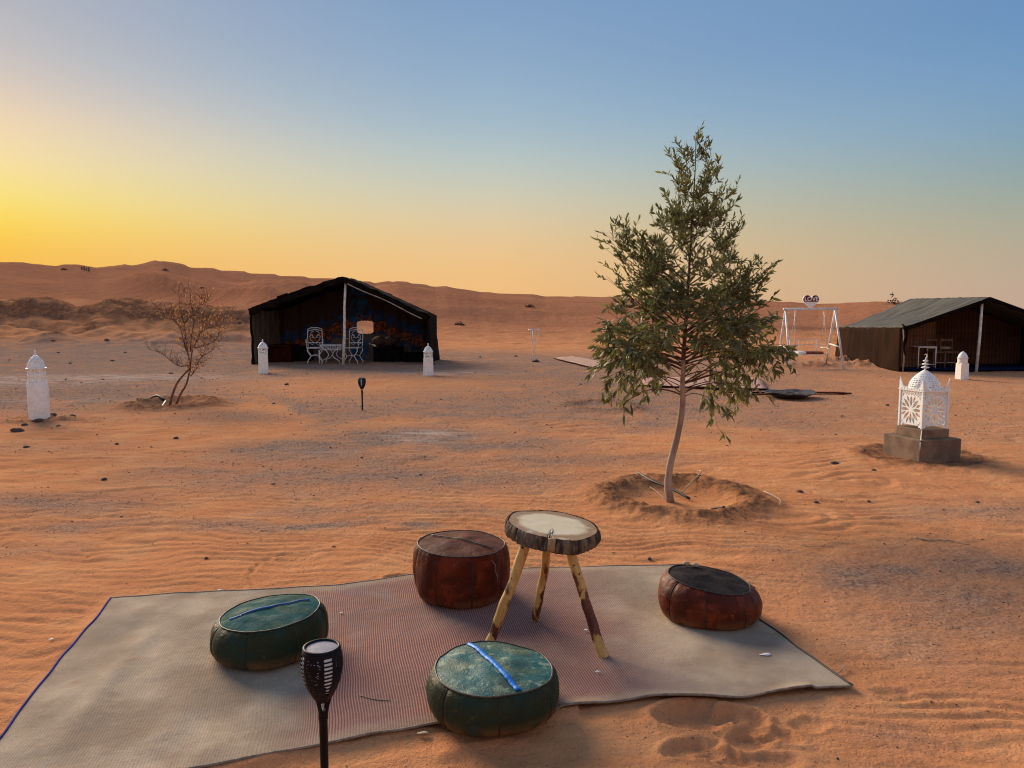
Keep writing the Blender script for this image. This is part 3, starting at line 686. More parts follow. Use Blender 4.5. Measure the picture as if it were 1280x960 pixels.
# ------------------------------------------------------------------ wooden table
b1, b2, b3 = G(610, 812), G(668, 781), G(755, 826)
Yc = (b1.y+b2.y+b3.y)/3+.06
tcn = V(691, 655, Yc); RT = 64.5/FPX*(Yc*math.cos(PITCH)+.9*math.sin(PITCH))
tab = thing('log_slice_table', (tcn.x, Yc, .02), 'three legged table with a pale sawn log slice top and bark edge, on the rug', 'table')
org = Vector((tcn.x, Yc, .02)); ht = tcn.z-.02
TM = Matrix.Rotation(R(1.5), 3, 'X') @ Matrix.Rotation(R(6.5), 3, 'Y')
def trad(a): 
    n = mnoise.noise(Vector((math.cos(a)*1.4, math.sin(a)*1.4, 3)))
    return RT*(.93+.10*n)
CR = R(-97)   # the radial crack faces the camera
def notch(a):
    d = abs((a-CR+PI) % (2*PI)-PI); return math.exp(-(d/.035)**2)
NA = 220; top = MB(); vs = []; fs = []
def tp(x, y, z): return TM @ Vector((x, y, z))+Vector((org.x, org.y, tcn.z))
mr = 14
vs.append(tp(0, 0, .0))
for i in range(1, mr+1):
    for k in range(NA):
        a = 2*PI*k/NA; rho = i/mr; r = (trad(a)*.955-.004)*rho
        z = -.014*notch(a)*max(0, (rho-.35)/.65) + mnoise.noise(Vector((r*math.cos(a)*20, r*math.sin(a)*20, 1)))*.0012
        vs.append(tp(r*math.cos(a), r*math.sin(a), z))
for k in range(NA): fs.append((0, 1+k, 1+(k+1) % NA))
for i in range(mr-1):
    for k in range(NA): b = 1+i*NA; fs.append((b+k, b+NA+k, b+NA+(k+1) % NA, b+(k+1) % NA))
top.add(vs, fs)
# object space for rings: build relative to the tabletop centre
tt_ = top.build('sawn_top', M['sawn'], tab, angle=35)
bk = MB(); vs = []; fs = []; TH = .062; nz = 9
for i in range(nz+1):
    z = -TH*i/nz
    for k in range(NA):
        a = 2*PI*k/NA; e = math.sin(PI*i/nz)
        fl = mnoise.noise(Vector((math.cos(a)*16, math.sin(a)*16, z*9)))*.012+abs(mnoise.noise(Vector((math.cos(a)*9, math.sin(a)*9, 5+z*5))))*.016+mnoise.noise(Vector((math.cos(a)*34, math.sin(a)*34, z*40)))*.004
        gr_ = -.012*math.exp(-((mnoise.noise(Vector((math.cos(a)*11, math.sin(a)*11, 7+z*3))))/.06)**2)
        r = trad(a)*.955+.002+(fl*1.3+gr_)*(.45+.55*e)+.006*e-.022*notch(a)
        if i == 0: r = trad(a)*.953+max(0, fl)*.5
        vs.append(tp(r*math.cos(a), r*math.sin(a), z+(.0025 if i == 0 else 0)-( .012*notch(a) if i == 0 else 0)))
for i in range(nz):
    for k in range(NA): fs.append((i*NA+k, (i+1)*NA+k, (i+1)*NA+(k+1) % NA, i*NA+(k+1) % NA))
base = len(vs); vs.append(tp(0, 0, -TH+.002))
for k in range(NA): fs.append((base, nz*NA+k, nz*NA+(k+1) % NA)[::-1])
bk.add(vs, fs); bk.build('bark_rim', M['bark'], tab)
cr = MB(); pts = []
for i in range(9):
    q = i/8; a = CR+.10*math.sin(q*5)*(1-q); r = trad(CR)*.97*(.30+.70*q); pts.append(tp(r*math.cos(a), r*math.sin(a), .001-.010*q*0))
cr.tube(pts, [.001+.0045*i/8 for i in range(9)], 5, flat=.5); cr.build('drying_crack', M['piping_dark'], tab)
sp_ = MB(); a = CR+.045; r = trad(a)*.97
sp_.sheet(lambda u, v: tp((r+.010)*math.cos(a-.06+.14*u), (r+.010)*math.sin(a-.06+.14*u), .003-.056*v), 4, 4); sp_.build('bare_split', M['sawn'], tab, solid=.012)
def leg(b, px, py, Y, r0, r1, bend):
    tpnt = V(px, py, Y); b = Vector((b.x, b.y, .016)); tpnt = tpnt+(tpnt-b).normalized()*.03; mb = MB(); n = 26; pts = []; rr = []
    for i in range(n+1):
        q = i/n; p = b.lerp(tpnt, q)+Vector((bend*math.sin(PI*q)+mnoise.noise(Vector((q*4, px, 0)))*.006, mnoise.noise(Vector((q*5, 1, px)))*.006, 0)); pts.append(p); rr.append((r0+(r1-r0)*q)*(1+.10*mnoise.noise(Vector((q*9, px*.1, 2)))))
    mb.tube(pts, rr, 12); return mb.build('leg', M['leg'], tab, angle=50)
leg(b1, 655, 686, Yc-.06, .0215, .0235, .004); leg(b2, 684, 684, Yc+.05, .019, .0215, .005); leg(b3, 714, 690, Yc-.08, .0225, .021, -.006)

# ------------------------------------------------------------------ garden torches
def torch(loc, label, S=1.0, rot=0):
    t = thing('solar_torch', loc, label, 'torch light', 'black solar torches stuck in the sand'); o = Vector(loc)
    H0 = .505*S
    prof = []; N = 40
    for i in range(N+1):
        q = i/N; z = H0-.005*S-.162*S*q
        r = .0545+.0065*math.sin(min(1, q/.55)*PI) if q < .55 else .0545-.034*((q-.55)/.45)**1.35
        if q >= .55: r = max(r, .016)
        prof.append((r*S, z))
    n = 72; rnd = random.Random(3); holes = set()
    slot = [k for k in range(0, n)]; face = int(round((rot % (2*PI))/(2*PI)*n))
    def keep(i, k):
        d = (k-face+n//2) % n-n//2
        m_ = ((k-face) % 18+9) % 18-9
        if abs(m_) <= 2 and 3 <= i <= 32: return abs(m_) == 2 and i > 24 or (i-3) % 3 == 2
        if 5 <= abs(m_) <= 8 and 4 <= i <= 33: 
            return not (mnoise.noise(Vector((abs(m_)*.9, i*.62, 2.5))) > .18 and (i+k) % 2 == 0)
        return True
    mb = MB(); mb.lathe(prof, o, n, keep=keep); mb.build('pierced_shell', M['black_plastic'], t, solid=.0022*S)
    mb = MB(); mb.lathe([(r*.955, z) for r, z in prof[1:34:3]], o, 32); mb.build('inner_diffuser', M['diffuser'], t)
    mb = MB(); zt = H0
    mb.lathe([(.0545*S, zt-.010*S), (.0560*S, zt-.004*S), (.0550*S, zt+.001*S), (.0500*S, zt+.0025*S), (.0470*S, zt), (.0460*S, zt-.004*S)], o, 48); mb.build('rim', M['black_plastic'], t)
    mb = MB(); mb.lathe([(.0465*S, zt-.004*S), (.03*S, zt-.0025*S), (0.0001, zt-.002*S)], o, 40); mb.build('solar_panel', M['panel'], t)
    zb = prof[-1][1]
    for k in range(4):
        a = rot+PI/4+k*PI/2; mb = MB()
        mb.tube([o+Vector((r*S*math.cos(a), r*S*math.sin(a), z)) for r, z in ((.0265, zb+.018*S), (.020, zb-.004*S), (.0135, zb-.028*S), (.010, zb-.045*S))], [.0055*S, .0048*S, .0045*S, .005*S], 6); mb.build('strut', M['black_plastic'], t)
    mb = MB(); mb.lathe([(.0005, zb-.028*S), (.0115*S, zb-.030*S), (.0142*S, zb-.040*S), (.0142*S, zb-.06*S), (.0128*S, zb-.062*S), (.0122*S, zb-.2*S), (.0122*S, -.06), (.001, -.09)], o, 20); mb.build('stem', M['black_plastic'], t, angle=40)
    return t
Yt = (CAMZ-.505)/math.tan(math.atan(328/FPX)+PITCH); tl = V(402, 808, Yt); torch((tl.x, Yt, 0), 'large black garden torch with grey solar panel top, in front of the rug', 1.0, R(-62))
g = G(453, 513); torch((g.x, g.y, H(g.x, g.y)), 'small black garden torch standing alone on the sand in front of the left tent', .98, R(-90))
torch_far = g

# ------------------------------------------------------------------ eucalyptus tree
TZ = H(TREE.x, TREE.y); TY = TREE.y
tree = thing('young_tree', (TREE.x, TREE.y, TZ), 'young eucalyptus tree with a thin curved pale trunk in a dug sand basin', 'tree')
tp_px = [(838,628),(835,606),(838,580),(845,552),(850,528),(853,503),(853,478),(854,450),(857,405),(860,360),(863,310),(866,260),(869,210),(870,165)]
TP = [V(px, py, TY+.05*math.sin(i*.7)*(i > 4)) for i, (px, py) in enumerate(tp_px)]
TR = [.035,.030,.0275,.026,.025,.024,.022,.018,.0145,.0115,.0085,.006,.004,.002]
def smooth_path(P, RR, k=4):
    out = []; ro = []
    for i in range(len(P)-1):
        p0 = P[max(i-1, 0)]; p1 = P[i]; p2 = P[i+1]; p3 = P[min(i+2, len(P)-1)]
        for j in range(k):
            f = j/k; out.append(.5*((2*p1)+(p2-p0)*f+(2*p0-5*p1+4*p2-p3)*f*f+(3*p1-p0-3*p2+p3)*f**3)); ro.append(RR[i]*(1-f)+RR[i+1]*f)
    out.append(P[-1]); ro.append(RR[-1]); return out, ro
sp1, sr1 = smooth_path(TP[:8], TR[:8]); mb = MB(); mb.tube(sp1, sr1, 14); mb.build('trunk', M['tree_bark'], tree)
sp2, sr2 = smooth_path(TP[7:], TR[7:]); mb = MB(); mb.tube(sp2, sr2, 10); mb.build('leader', M['tree_bark_red'], tree)
def trunk_at(z):
    for i in range(len(TP)-1):
        if TP[i].z <= z <= TP[i+1].z: f = (z-TP[i].z)/(TP[i+1].z-TP[i].z); return TP[i].lerp(TP[i+1], f), TR[i]*(1-f)+TR[i+1]*f
    return (TP[0], TR[0]) if z < TP[0].z else (TP[-1], TR[-1])
tips = [(765,285),(790,282),(757,302),(775,330),(768,318),(772,385),(748,410),(742,440),(741,468),(752,488),(775,508),(792,495),(762,440),(782,360),(815,272),(822,300),(800,310),(842,215),(838,190),(850,176),(870,163),(890,182),(900,200),(922,228),(904,240),(920,250),(926,290),(920,312),(912,268),(958,328),(938,338),(965,350),(945,372),(972,395),(982,430),(986,455),(972,470),(955,494),(932,495),(925,508),(897,535),(905,515),(900,440),(835,245),(845,270),(860,200),(880,225),(760,350),(800,340),(820,390),(800,420),(790,450),(960,420),(940,440),(925,400),(905,370),(950,400),(765,415),(755,455),(780,475),(805,480),(830,340),(890,330),(905,300),(850,300),(880,280),(855,230),(885,255),(795,298),(780,300),(955,345),(968,372)]
env = [(165,866,874),(185,848,890),(205,842,903),(230,840,920),(262,842,920),(275,826,924),(300,815,926),(330,805,922),(360,785,932),(385,770,945),(400,755,965),(440,748,980),(475,752,975),(500,775,950)]
rnd = random.Random(5)
tips += [(752,290),(756,310),(762,300),(775,305),(785,295),(758,345),(950,325),(958,350),(968,335),(942,345),(952,375)]
tips += [(765,275),(778,276),(757,290),(770,295),(785,312),(762,335),(848,205),(862,185),(880,178),(888,210),(875,240),(912,240),(918,290),(898,265),(840,265),(842,230),(830,265),(945,330),(955,360),(962,333),(935,365),(760,390),(755,425),(978,440),(970,410),(980,465),(750,455),(765,495),(752,478),(760,505),(935,480),(915,495)]
allt = []
for px, py in tips:
    py = py if py > 260 else 260+(py-260)*.92+2
    mid = np.interp(py, [e[0] for e in env], [(e[1]+e[2])/2 for e in env]); hw = max(20, np.interp(py, [e[0] for e in env], [(e[2]-e[1])/2 for e in env]))
    q = min(1, abs(px-mid)/hw); dd = math.sqrt(max(0, 1-q*q))*hw/FPX*6*.8
    allt.append((px, py, rnd.uniform(-dd, dd)))
for i in range(160):
    py = rnd.triangular(185, 500, 410); l = np.interp(py, [e[0] for e in env], [e[1] for e in env]); r = np.interp(py, [e[0] for e in env], [e[2] for e in env]); px = rnd.uniform(l+4, r-4)
    hw = (r-l)/2; q = abs(px-(l+r)/2)/hw; dd = math.sqrt(max(0, 1-q*q))*hw/FPX*6*.95; allt.append((px, py, rnd.choice((-1, 1))*dd*rnd.uniform(.35, 1))) if not (abs(px-858) < 42 and py > 425) else None
stored = []
leaves = []  # (pos, dir, length, width, roll)
twigs = MB(); nbr = 0
for bi, (px, py, off) in enumerate(allt):
    tip = V(px, py, TY+off); base_t, _ = trunk_at(tip.z); hd = math.hypot(tip.x-base_t.x, tip.y-base_t.y)
    za = tip.z-(.10+hd*rnd.uniform(.45, .85)) if tip.z > 1.15 else tip.z+rnd.uniform(-.05, .12)
    za = max(za, TP[5].z+rnd.uniform(.0, .16)+rnd.choice((0, 0, .15, .28))); att, ar = trunk_at(min(za, 2.75))
    if bi >= len(tips) and stored:      # side shoots spring from the nearest main branch
        cand = [q for q in stored if q.z < tip.z+.05]
        if cand: att = min(cand, key=lambda q: (q-tip).length+abs((q-tip).length-.22)*.8); ar = .008
    midp = att.lerp(tip, .5)+Vector((0, 0, -.06*hd if tip.z > 1.2 else .16*hd+.05+max(0, att.z-tip.z)*.5))
    pts = []
    for i in range(9):
        q = i/8; p = att*(1-q)**2+midp*2*q*(1-q)+tip*q*q; pts.append(p+Vector((mnoise.noise(Vector((q*3, bi, 0))), mnoise.noise(Vector((q*3, bi, 5))), mnoise.noise(Vector((q*3, bi, 9)))))*.02*math.sin(PI*q))
    if bi < len(tips): stored += [p.copy() for p in pts[2:7]]
    r0 = min(ar*.55, .004+.008*hd)
    if bi < len(tips) and hd > .22 and nbr < 30:
        m2 = MB(); m2.tube(pts, [r0*(1-.8*i/8) for i in range(9)], 6); m2.build('branch', M['tree_bark_red'], tree); nbr += 1
    else: twigs.tube(pts, [r0*.6*(1-.8*i/8) for i in range(9)], 4, cap=False)
    up = sstep(1.0, 2.0, tip.z); ntw = rnd.randint(5, 8)
    for k in range(ntw):
        q = .38+.62*(k+rnd.random())/ntw; q = min(q, 1); idx = min(int(q*8), 7); p = pts[idx].lerp(pts[idx+1], q*8-idx)
        d = (tip-att).normalized()*.5+Vector((rnd.gauss(0, .6), rnd.gauss(0, .6), rnd.gauss(.15, .35)-.5*(1-up)+.35*up)); d.normalize()
        L = rnd.uniform(.07, .16)*(1.0 if tip.z < 2.2 else .75); e = p+d*L
        twigs.tube([p, p+d*L*.5+Vector((0, 0, .008)), e], [.0018, .0014, .0008], 3, cap=False)
        nl = rnd.randint(6, 9) if tip.z < 2.0 else rnd.randint(6, 9)
        for j in range(nl):
            lp = p+d*L*(.2+.8*j/nl); ld = d*.7+Vector((rnd.gauss(0, .55), rnd.gauss(0, .55), rnd.gauss(0, .35)-.75*(1-up)+.25*up)); ld.normalize()
            ll = rnd.uniform(.050, .092)*(1.0 if tip.z < 1.7 else .70); leaves.append((lp, ld, ll, ll*rnd.uniform(.21, .29), rnd.uniform(0, 2*PI)))
o = twigs.build('twigs', M['tree_bark_red'], tree); o['kind'] = 'stuff'
def leaf_vf(p, d, L, W, roll):
    s = d.orthogonal().normalized(); s = Matrix.Rotation(roll, 3, d) @ s; nrm = d.cross(s); c = nrm*L*.10
    vs = [p, p+d*L*.30+s*W*.5-c*.2, p+d*L*.30-s*W*.5-c*.2, p+d*L*.65+s*W*.42+c*.1, p+d*L*.65-s*W*.42+c*.1, p+d*L-c*.9, p+d*L*.3+nrm*W*.12, p+d*L*.65+nrm*W*.10+c*.2]
    return vs, [(0,1,6),(0,6,2),(1,3,7,6),(6,7,4,2),(3,5,7),(7,5,4)]
leaves.sort(key=lambda l: l[0].y)
mb = MB(); v0, f0 = leaf_vf(Vector((0, 0, 0)), Vector((0, 0, 1)), 1, .19, 0); mb.add(v0, f0)
lo = []
idxs = set(range(0, 300))
for i, (p, d, L, W, roll) in enumerate(leaves[:300]):
    if i == 0: ob = mb.build('leaf', M['leaf'], None); ob.parent = tree
    else: ob = bpy.data.objects.new('leaf', lo[0].data); col.objects.link(ob); ob.parent = tree
    q = Vector((0, 0, 1)).rotation_difference(d); ob.rotation_mode = 'QUATERNION'; ob.rotation_quaternion = q @ Matrix.Rotation(roll, 3, 'Z').to_quaternion(); ob.scale = (L, L, L); ob.location = p-tree.location; lo.append(ob)
f1, f2 = MB(), MB()
for i, l in enumerate(leaves[300:]): (f1 if (i % 5) else f2).add(*leaf_vf(*l))
o = f1.build('foliage', M['leaf'], tree); o['kind'] = 'stuff'; o = f2.build('young_foliage', M['leaf2'], tree); o['kind'] = 'stuff'
print('leaves', len(leaves))

# ------------------------------------------------------------------ dead shrub
SZ = H(SHRUB.x, SHRUB.y); sh = thing('dead_shrub', (SHRUB.x, SHRUB.y, SZ), 'bare dying shrub with a few orange dry leaves in a low earth ring', 'shrub')
def spath(pts, Y=SHRUB.y): return [V(a, b, Y) for a, b in pts]
A_ = spath([(212,508),(216,492),(222,478),(230,468),(238,460)]); B_ = spath([(220,506),(226,492),(233,480),(238,460)])
C_ = spath([(238,460),(236,445),(232,430),(228,415),(222,400),(214,390)]); D_ = spath([(238,470),(244,464),(247,454)])
for P_, r_ in ((A_, (.022, .014)), (B_, (.020, .013))):
    p_, _ = smooth_path(P_, [1]*len(P_), 3); mb = MB(); mb.tube(p_, [r_[0]+(r_[1]-r_[0])*i/(len(p_)-1) for i in range(len(p_))], 8); mb.build('trunk', M['twig_dark'], sh)
br = [C_, D_, spath([(237,452),(234,430),(229,405),(229,385),(228,366)]), spath([(238,458),(242,435),(250,415),(257,395),(266,384)]), spath([(236,445),(230,425),(224,405),(210,392),(196,384)]), spath([(238,455),(226,458),(212,452),(200,442),(190,436)]), spath([(247,454),(252,446),(262,438),(270,430)]), spath([(238,440),(240,420),(243,400),(240,380),(238,362)]), spath([(229,405),(240,395),(250,382),(256,372)]), spath([(250,415),(262,410),(274,404),(280,396)]), spath([(242,435),(256,432),(272,425),(276,412)])]
tw = MB(); dl = MB(); rnd = random.Random(9)
for bi, P_ in enumerate(br):
    P_ = [p+Vector((0, rnd.uniform(-.25, .25)*i/len(P_), 0)) for i, p in enumerate(P_)]
    p_, _ = smooth_path(P_, [1]*len(P_), 3); mb = MB(); mb.tube(p_, [.0105*(1-.75*i/(len(p_)-1)) for i in range(len(p_))], 6); mb.build('branch', M['twig_dark'], sh)
    for k in range(30):
        i = rnd.randint(2, len(p_)-1); p = p_[i]; d = Vector((rnd.gauss(0, .7), rnd.gauss(0, .5), rnd.gauss(.6, .4))).normalized(); L = rnd.uniform(.10, .30)
        e = p+d*L; m_ = p+d*L*.5+Vector((rnd.gauss(0, .02), 0, rnd.gauss(0, .02))); tw.tube([p, m_, e], [.0035, .0028, .0016], 3, cap=False)
        for j in range(2):
            d2 = (d+Vector((rnd.gauss(0, .6), rnd.gauss(0, .6), rnd.gauss(0, .4)))).normalized(); tw.tube([m_, m_+d2*L*.5], [.0022, .0013], 3, cap=False)
            if (bi != 5 and rnd.random() < .55):
                for s in range(rnd.randint(1, 4)):
                    lp = m_+d2*L*.5*rnd.random()+Vector((rnd.gauss(0, .02), rnd.gauss(0, .02), rnd.gauss(0, .02))); ll = rnd.uniform(.022, .045); dl.add(*leaf_vf(lp, Vector((rnd.gauss(0, .5), rnd.gauss(0, .5), -1)).normalized(), ll, ll*.45, rnd.uniform(0, 6)))
o = tw.build('twigs', M['twig_dark'], sh); o['kind'] = 'stuff'; o = dl.build('dry_leaves', M['dryleaf'], sh); o['kind'] = 'stuff'

# ------------------------------------------------------------------ pierced lanterns and pillars
def rosette(u, v):   # u, v in -1..1 : True where the metal is cut away
    r = math.hypot(u, v); a = math.atan2(v, u)
    if r < .10: return False
    k = math.cos(4*a)                       # eight petals
    if .18 < r < .92:
        s = abs(((a/(PI/4))+.5) % 1-.5)*(PI/4)*r
        w = .098*math.sin((r-.18)/(.92-.18)*PI)+.01
        if abs(s) < w and r < .55+.37*(1 if int(round(a/(PI/4))) % 2 else .75): return True
    if .45 < r < .95:
        s = abs(((a/(PI/4))) % 1-.5)*(PI/4)*r; w = .085*math.sin((r-.45)/.5*PI)
        if abs(s) < w: return True
    if r > 1.06 and (int((u+2)*6)+int((v+2)*6)) % 2 == 0 and abs(u) < .88 and abs(v) < .93: return True
    return False
PZ = 0.0; yaw = R(15)
pl = thing('stepped_plinth', (PLINTH.x, PLINTH.y, PZ), 'two step grey concrete plinth under the large white lantern', 'plinth')
mb = MB(); mb.box((PLINTH.x, PLINTH.y, .085), (.505, .505, .27), yaw); o = mb.build('base_block', M['concrete'], pl, smooth=False, bevel=.008)
mb = MB(); mb.box((PLINTH.x, PLINTH.y, .2655), (.345, .345, .092), yaw); mb.build('upper_step', M['concrete'], pl, smooth=False, bevel=.006)
mb = MB(); m3 = Matrix.Rotation(yaw, 3, 'Z'); cc = m3 @ Vector((-.281, -.283, 0)); 
mb.tube([PLINTH+m3 @ Vector((-.17, -.175, .31)), PLINTH+m3 @ Vector((-.178, -.180, .24)), PLINTH+m3 @ Vector((-.21, -.215, .222)), PLINTH+m3 @ Vector((-.254, -.254, .20)), PLINTH+m3 @ Vector((-.256, -.256, .12))], [.004, .005, .005, .004, .002], 6); mb.build('paint_drip', M['blue_white'], pl)
LB = .315
la = thing('metal_lantern', (PLINTH.x, PLINTH.y, LB), 'large white pierced metal lantern with dome and hooked finial, on the concrete plinth', 'lantern')
S_ = .305; HB = .375
for k in range(4):
    rot = Matrix.Rotation(yaw+k*PI/2, 3, 'Z'); mb = MB()
    def fp(u, v): return rot @ Vector((S_*(u-.5), -S_/2, LB+.012+HB*v))+Vector((PLINTH.x, PLINTH.y, 0))
    def kp(u, v):
        if v > .86: return not ((int(u*17)+int((v-.86)*60)) % 2 == 0 and .04 < u < .96 and v < .97)
        if v < .05 and abs(u-.5) < .36: return False
        return not rosette((u-.5)*2.05, (v-.46)*2.3)
    mb.sheet(fp, 76, 84, kp); mb.build('pierced_panel', M['blue_white'], la, smooth=False, solid=.005)
    mb = MB(); p = rot @ Vector((-S_/2, -S_/2, 0)); mb.box((PLINTH.x+p.x, PLINTH.y+p.y, LB+.012+HB/2-.006), (.020, .020, HB+.006), yaw); mb.build('corner_post', M['blue_white'], la, smooth=False)
    mb = MB(); q = [Vector((-S_/2-.012, 0, 0)), Vector((-S_/2+.075, 0, 0)), Vector((-S_/2+.03, 0, .045)), Vector((-S_/2-.004, 0, .125))]
    vs = [rot @ (v+Vector((0, -S_/2-.012+dy, LB+HB+.014)))+Vector((PLINTH.x, PLINTH.y, 0)) for dy in (0, .006) for v in q]
    mb.add(vs, [(0,1,2,3),(7,6,5,4),(0,4,5,1),(1,5,6,2),(2,6,7,3),(3,7,4,0)]); mb.build('corner_crest', M['blue_white'], la, smooth=False); mb = MB()
    vs = [rot @ (Vector((-v.x, v.y, v.z))+Vector((0, -S_/2-.012+dy, LB+HB+.014)))+Vector((PLINTH.x, PLINTH.y, 0)) for dy in (0, .006) for v in q]
    mb.add(vs, [(3,2,1,0),(4,5,6,7),(1,5,4,0),(2,6,5,1),(3,7,6,2),(0,4,7,3)]); mb.build('corner_crest', M['blue_white'], la, smooth=False)
mb = MB(); mb.box((PLINTH.x, PLINTH.y, LB+HB+.012), (S_+.03, S_+.03, .012), yaw); mb.build('cornice', M['blue_white'], la, smooth=False)
for k in range(4):
    rot = Matrix.Rotation(yaw+k*PI/2, 3, 'Z'); mb = MB()
    for j in range(9): mb.box(rot @ Vector((-S_/2+S_*(j+.5)/9, -S_/2-.013, LB+HB+.0245))+Vector((PLINTH.x, PLINTH.y, 0)), (.018, .006, .016), yaw+k*PI/2)
    o = mb.build('beading', M['blue_white'], la, smooth=False)
dr = .152; NP = 30; prof = []
for i in range(NP+1):
    q = i/NP; prof.append((dr*(math.cos(q*PI/2)**.85 if q < 1 else 0.002) if q > .12 else dr*1.0, LB+HB+.02+.20*(q**.92)))
def dk(i, k):
    if i < 3 or i > 26: return True
    v_ = mnoise.noise(Vector((k*.62, i*.62, 1.5))); return not (mnoise.noise(Vector((k//3*.9, i//3*.9, 1.5))) > -.08 and k % 3 < 2 and i % 3 < 1)
mb = MB(); mb.lathe(prof, (PLINTH.x, PLINTH.y, 0), 84, keep=dk); mb.build('dome', M['blue_white'], la, solid=.004)
zf = LB+HB+.22; mb = MB(); prof = [(.010, zf-.01), (.006, zf+.01)]
for i, r in enumerate((.042, .037, .028)):
    z = zf+.022+.034*i; prof += [(.006, z-.011), (r*.7, z-.006), (r, z), (r*.7, z+.006), (.006, z+.011)]
prof += [(.005, zf+.115)]
mb.lathe(prof, (PLINTH.x, PLINTH.y, 0), 16)
mb.tube([Vector((PLINTH.x+dx, PLINTH.y, zf+dz)) for dx, dz in ((0, .112), (.006, .125), (.014, .138), (.012, .155), (0, .160), (-.012, .150))], [.0055, .0055, .005, .0045, .004, .003], 6); mb.build('finial', M['blue_white'], la)

def pillar(px, py, wpx, hpx, ltop, label, square, finial=True, tiltx=0, rot=.3, mat='lime_wash', lat='blue_white', pierced=True):
    g = G(px, py); z0 = H(g.x, g.y); dep = g.y*math.cos(PITCH)+1.5*math.sin(PITCH); s = dep/FPX; W = wpx*s; Hp = hpx*s
    t = thing('lantern_pillar', (g.x, g.y, z0), label, 'lantern', 'short white pillars with domed lanterns'); o = Vector((g.x, g.y, z0)); mb = MB()
    if square: mb.box(o+Vector((0, 0, Hp/2-.03)), (W*.86, W*.86, Hp+.06), rot, taper=.93); mb.build('pillar', M[mat], t, smooth=False, bevel=.012)
    else: mb.lathe([(W*.49, -.08), (W*.50, Hp*.3), (W*.485, Hp*.97), (W*.45, Hp), (.001, Hp+.004)], o, 32, fn=lambda r, z, a: (r*(1+.015*mnoise.noise(Vector((math.cos(a)*2, math.sin(a)*2, z*5)))), z)); mb.build('pillar', M[mat], t, angle=50)
    lh = ltop*s; r = W*.42; zb = Hp; bh = lh*.42
    def kp(i, k): return not (1 <= i <= 12 and ((mnoise.noise(Vector((k*.75, i*.8, px))) > -.04) and not (i in (6, 7))))
    mb = MB()
    mb.lathe([(r, zb+bh*i/14) for i in range(15)], o, 48, keep=kp if pierced else None); mb.build('pierced_body', M[lat], t, solid=.005)
    mb = MB(); mb.lathe([(r*.9, zb+bh), (r*1.15, zb+bh), (r*1.17, zb+bh+.012), (r*.98, zb+bh+.02)], o, 32); mb.build('brim', M[lat], t, angle=40)
    dh = lh*(.40 if finial else .55)
    mb = MB(); mb.lathe([(r*(.98*math.cos(q/12*PI/2)**.7 if q < 12 else .01), zb+bh+.018+dh*(q/12)) for q in range(13)], o, 40, keep=(lambda i, k: not (1 < i < 9 and mnoise.noise(Vector((k*.8, i*.9, px+2))) > .16)) if pierced else None); mb.build('dome', M[lat], t, solid=.004)
    if finial:
        zt = zb+bh+dh+.015; mb = MB(); mb.lathe([(.012, zt-.01), (.009, zt+.01), (.026, zt+.022), (.009, zt+.034), (.016, zt+.05), (.007, zt+.06), (.004, zt+lh*.18)], o, 10); mb.build('finial', M[lat], t)
    if tiltx: t.rotation_euler = (0, tiltx, 0)
    return t
pillar(50, 527, 23.5, 45, 39, 'white round pillar with pierced domed lantern and dark stones at its foot', False, True, -.015)
pillar(329.5, 466, 13.5, 23.5, 18, 'white square pillar with domed lantern at the left front corner of the patterned tent', True, True, 0, .25)
pillar(535.5, 469, 13.0, 22.5, 17, 'white square pillar with domed lantern at the right front corner of the patterned tent', True, True, 0, -.1)
pillar(1202, 474, 13.0, 20, 14, 'short all white pillar with a plain domed cap in front of the brown tent', True, False, 0, .15, 'lime_wash', 'white_paint', False)

# ------------------------------------------------------------------ left tent
Yf, Yb = 22.1, 24.4
tent = thing('open_tent', (V(430, 455, Yf).x, Yf, 0), 'black open front tent with patterned cloth inside and a white centre pole', 'tent')
fl, fa, fr = V(314, 387, Yf), V(430, 347, Yf), V(535, 396, Yf); flb, frb = V(318, 457, Yf), V(534, 458, Yf)
bl = Vector((fl.x+.15, Yb, fl.z-.02)); ba = Vector((fa.x+.02, Yb+.1, fa.z-.04)); brr = Vector((fr.x-.05, Yb, fr.z-.02))
def quad(a, b, c, d, amp=.02, fs=(2, 2), sag=0, seed=0):
    def f(u, v):
        p = a.lerp(b, u).lerp(d.lerp(c, u), v); n = mnoise.noise(Vector((u*fs[0]*3, v*fs[1]*3, seed)))*amp+mnoise.noise(Vector((u*fs[0]*9, v*fs[1]*9, seed+3)))*amp*.4
        return p+Vector((n*.3, n, n))-Vector((0, 0, sag*math.sin(PI*u)))
    return f
ov = Vector((0, -.18, 0))
mb = MB(); mb.sheet(quad(fl+ov+Vector((-.03, 0, .0)), fa+ov, ba, bl, .05, (3, 1), -.04, 1), 40, 12); mb.build('roof_slope', M['tent_dark'], tent, solid=.05)
mb = MB(); mb.sheet(quad(fa+ov, fr+ov+Vector((.07, 0, 0)), brr, ba, .055, (3, 1), -.02, 2), 40, 12); mb.build('roof_slope', M['tent_dark'], tent, solid=.05)
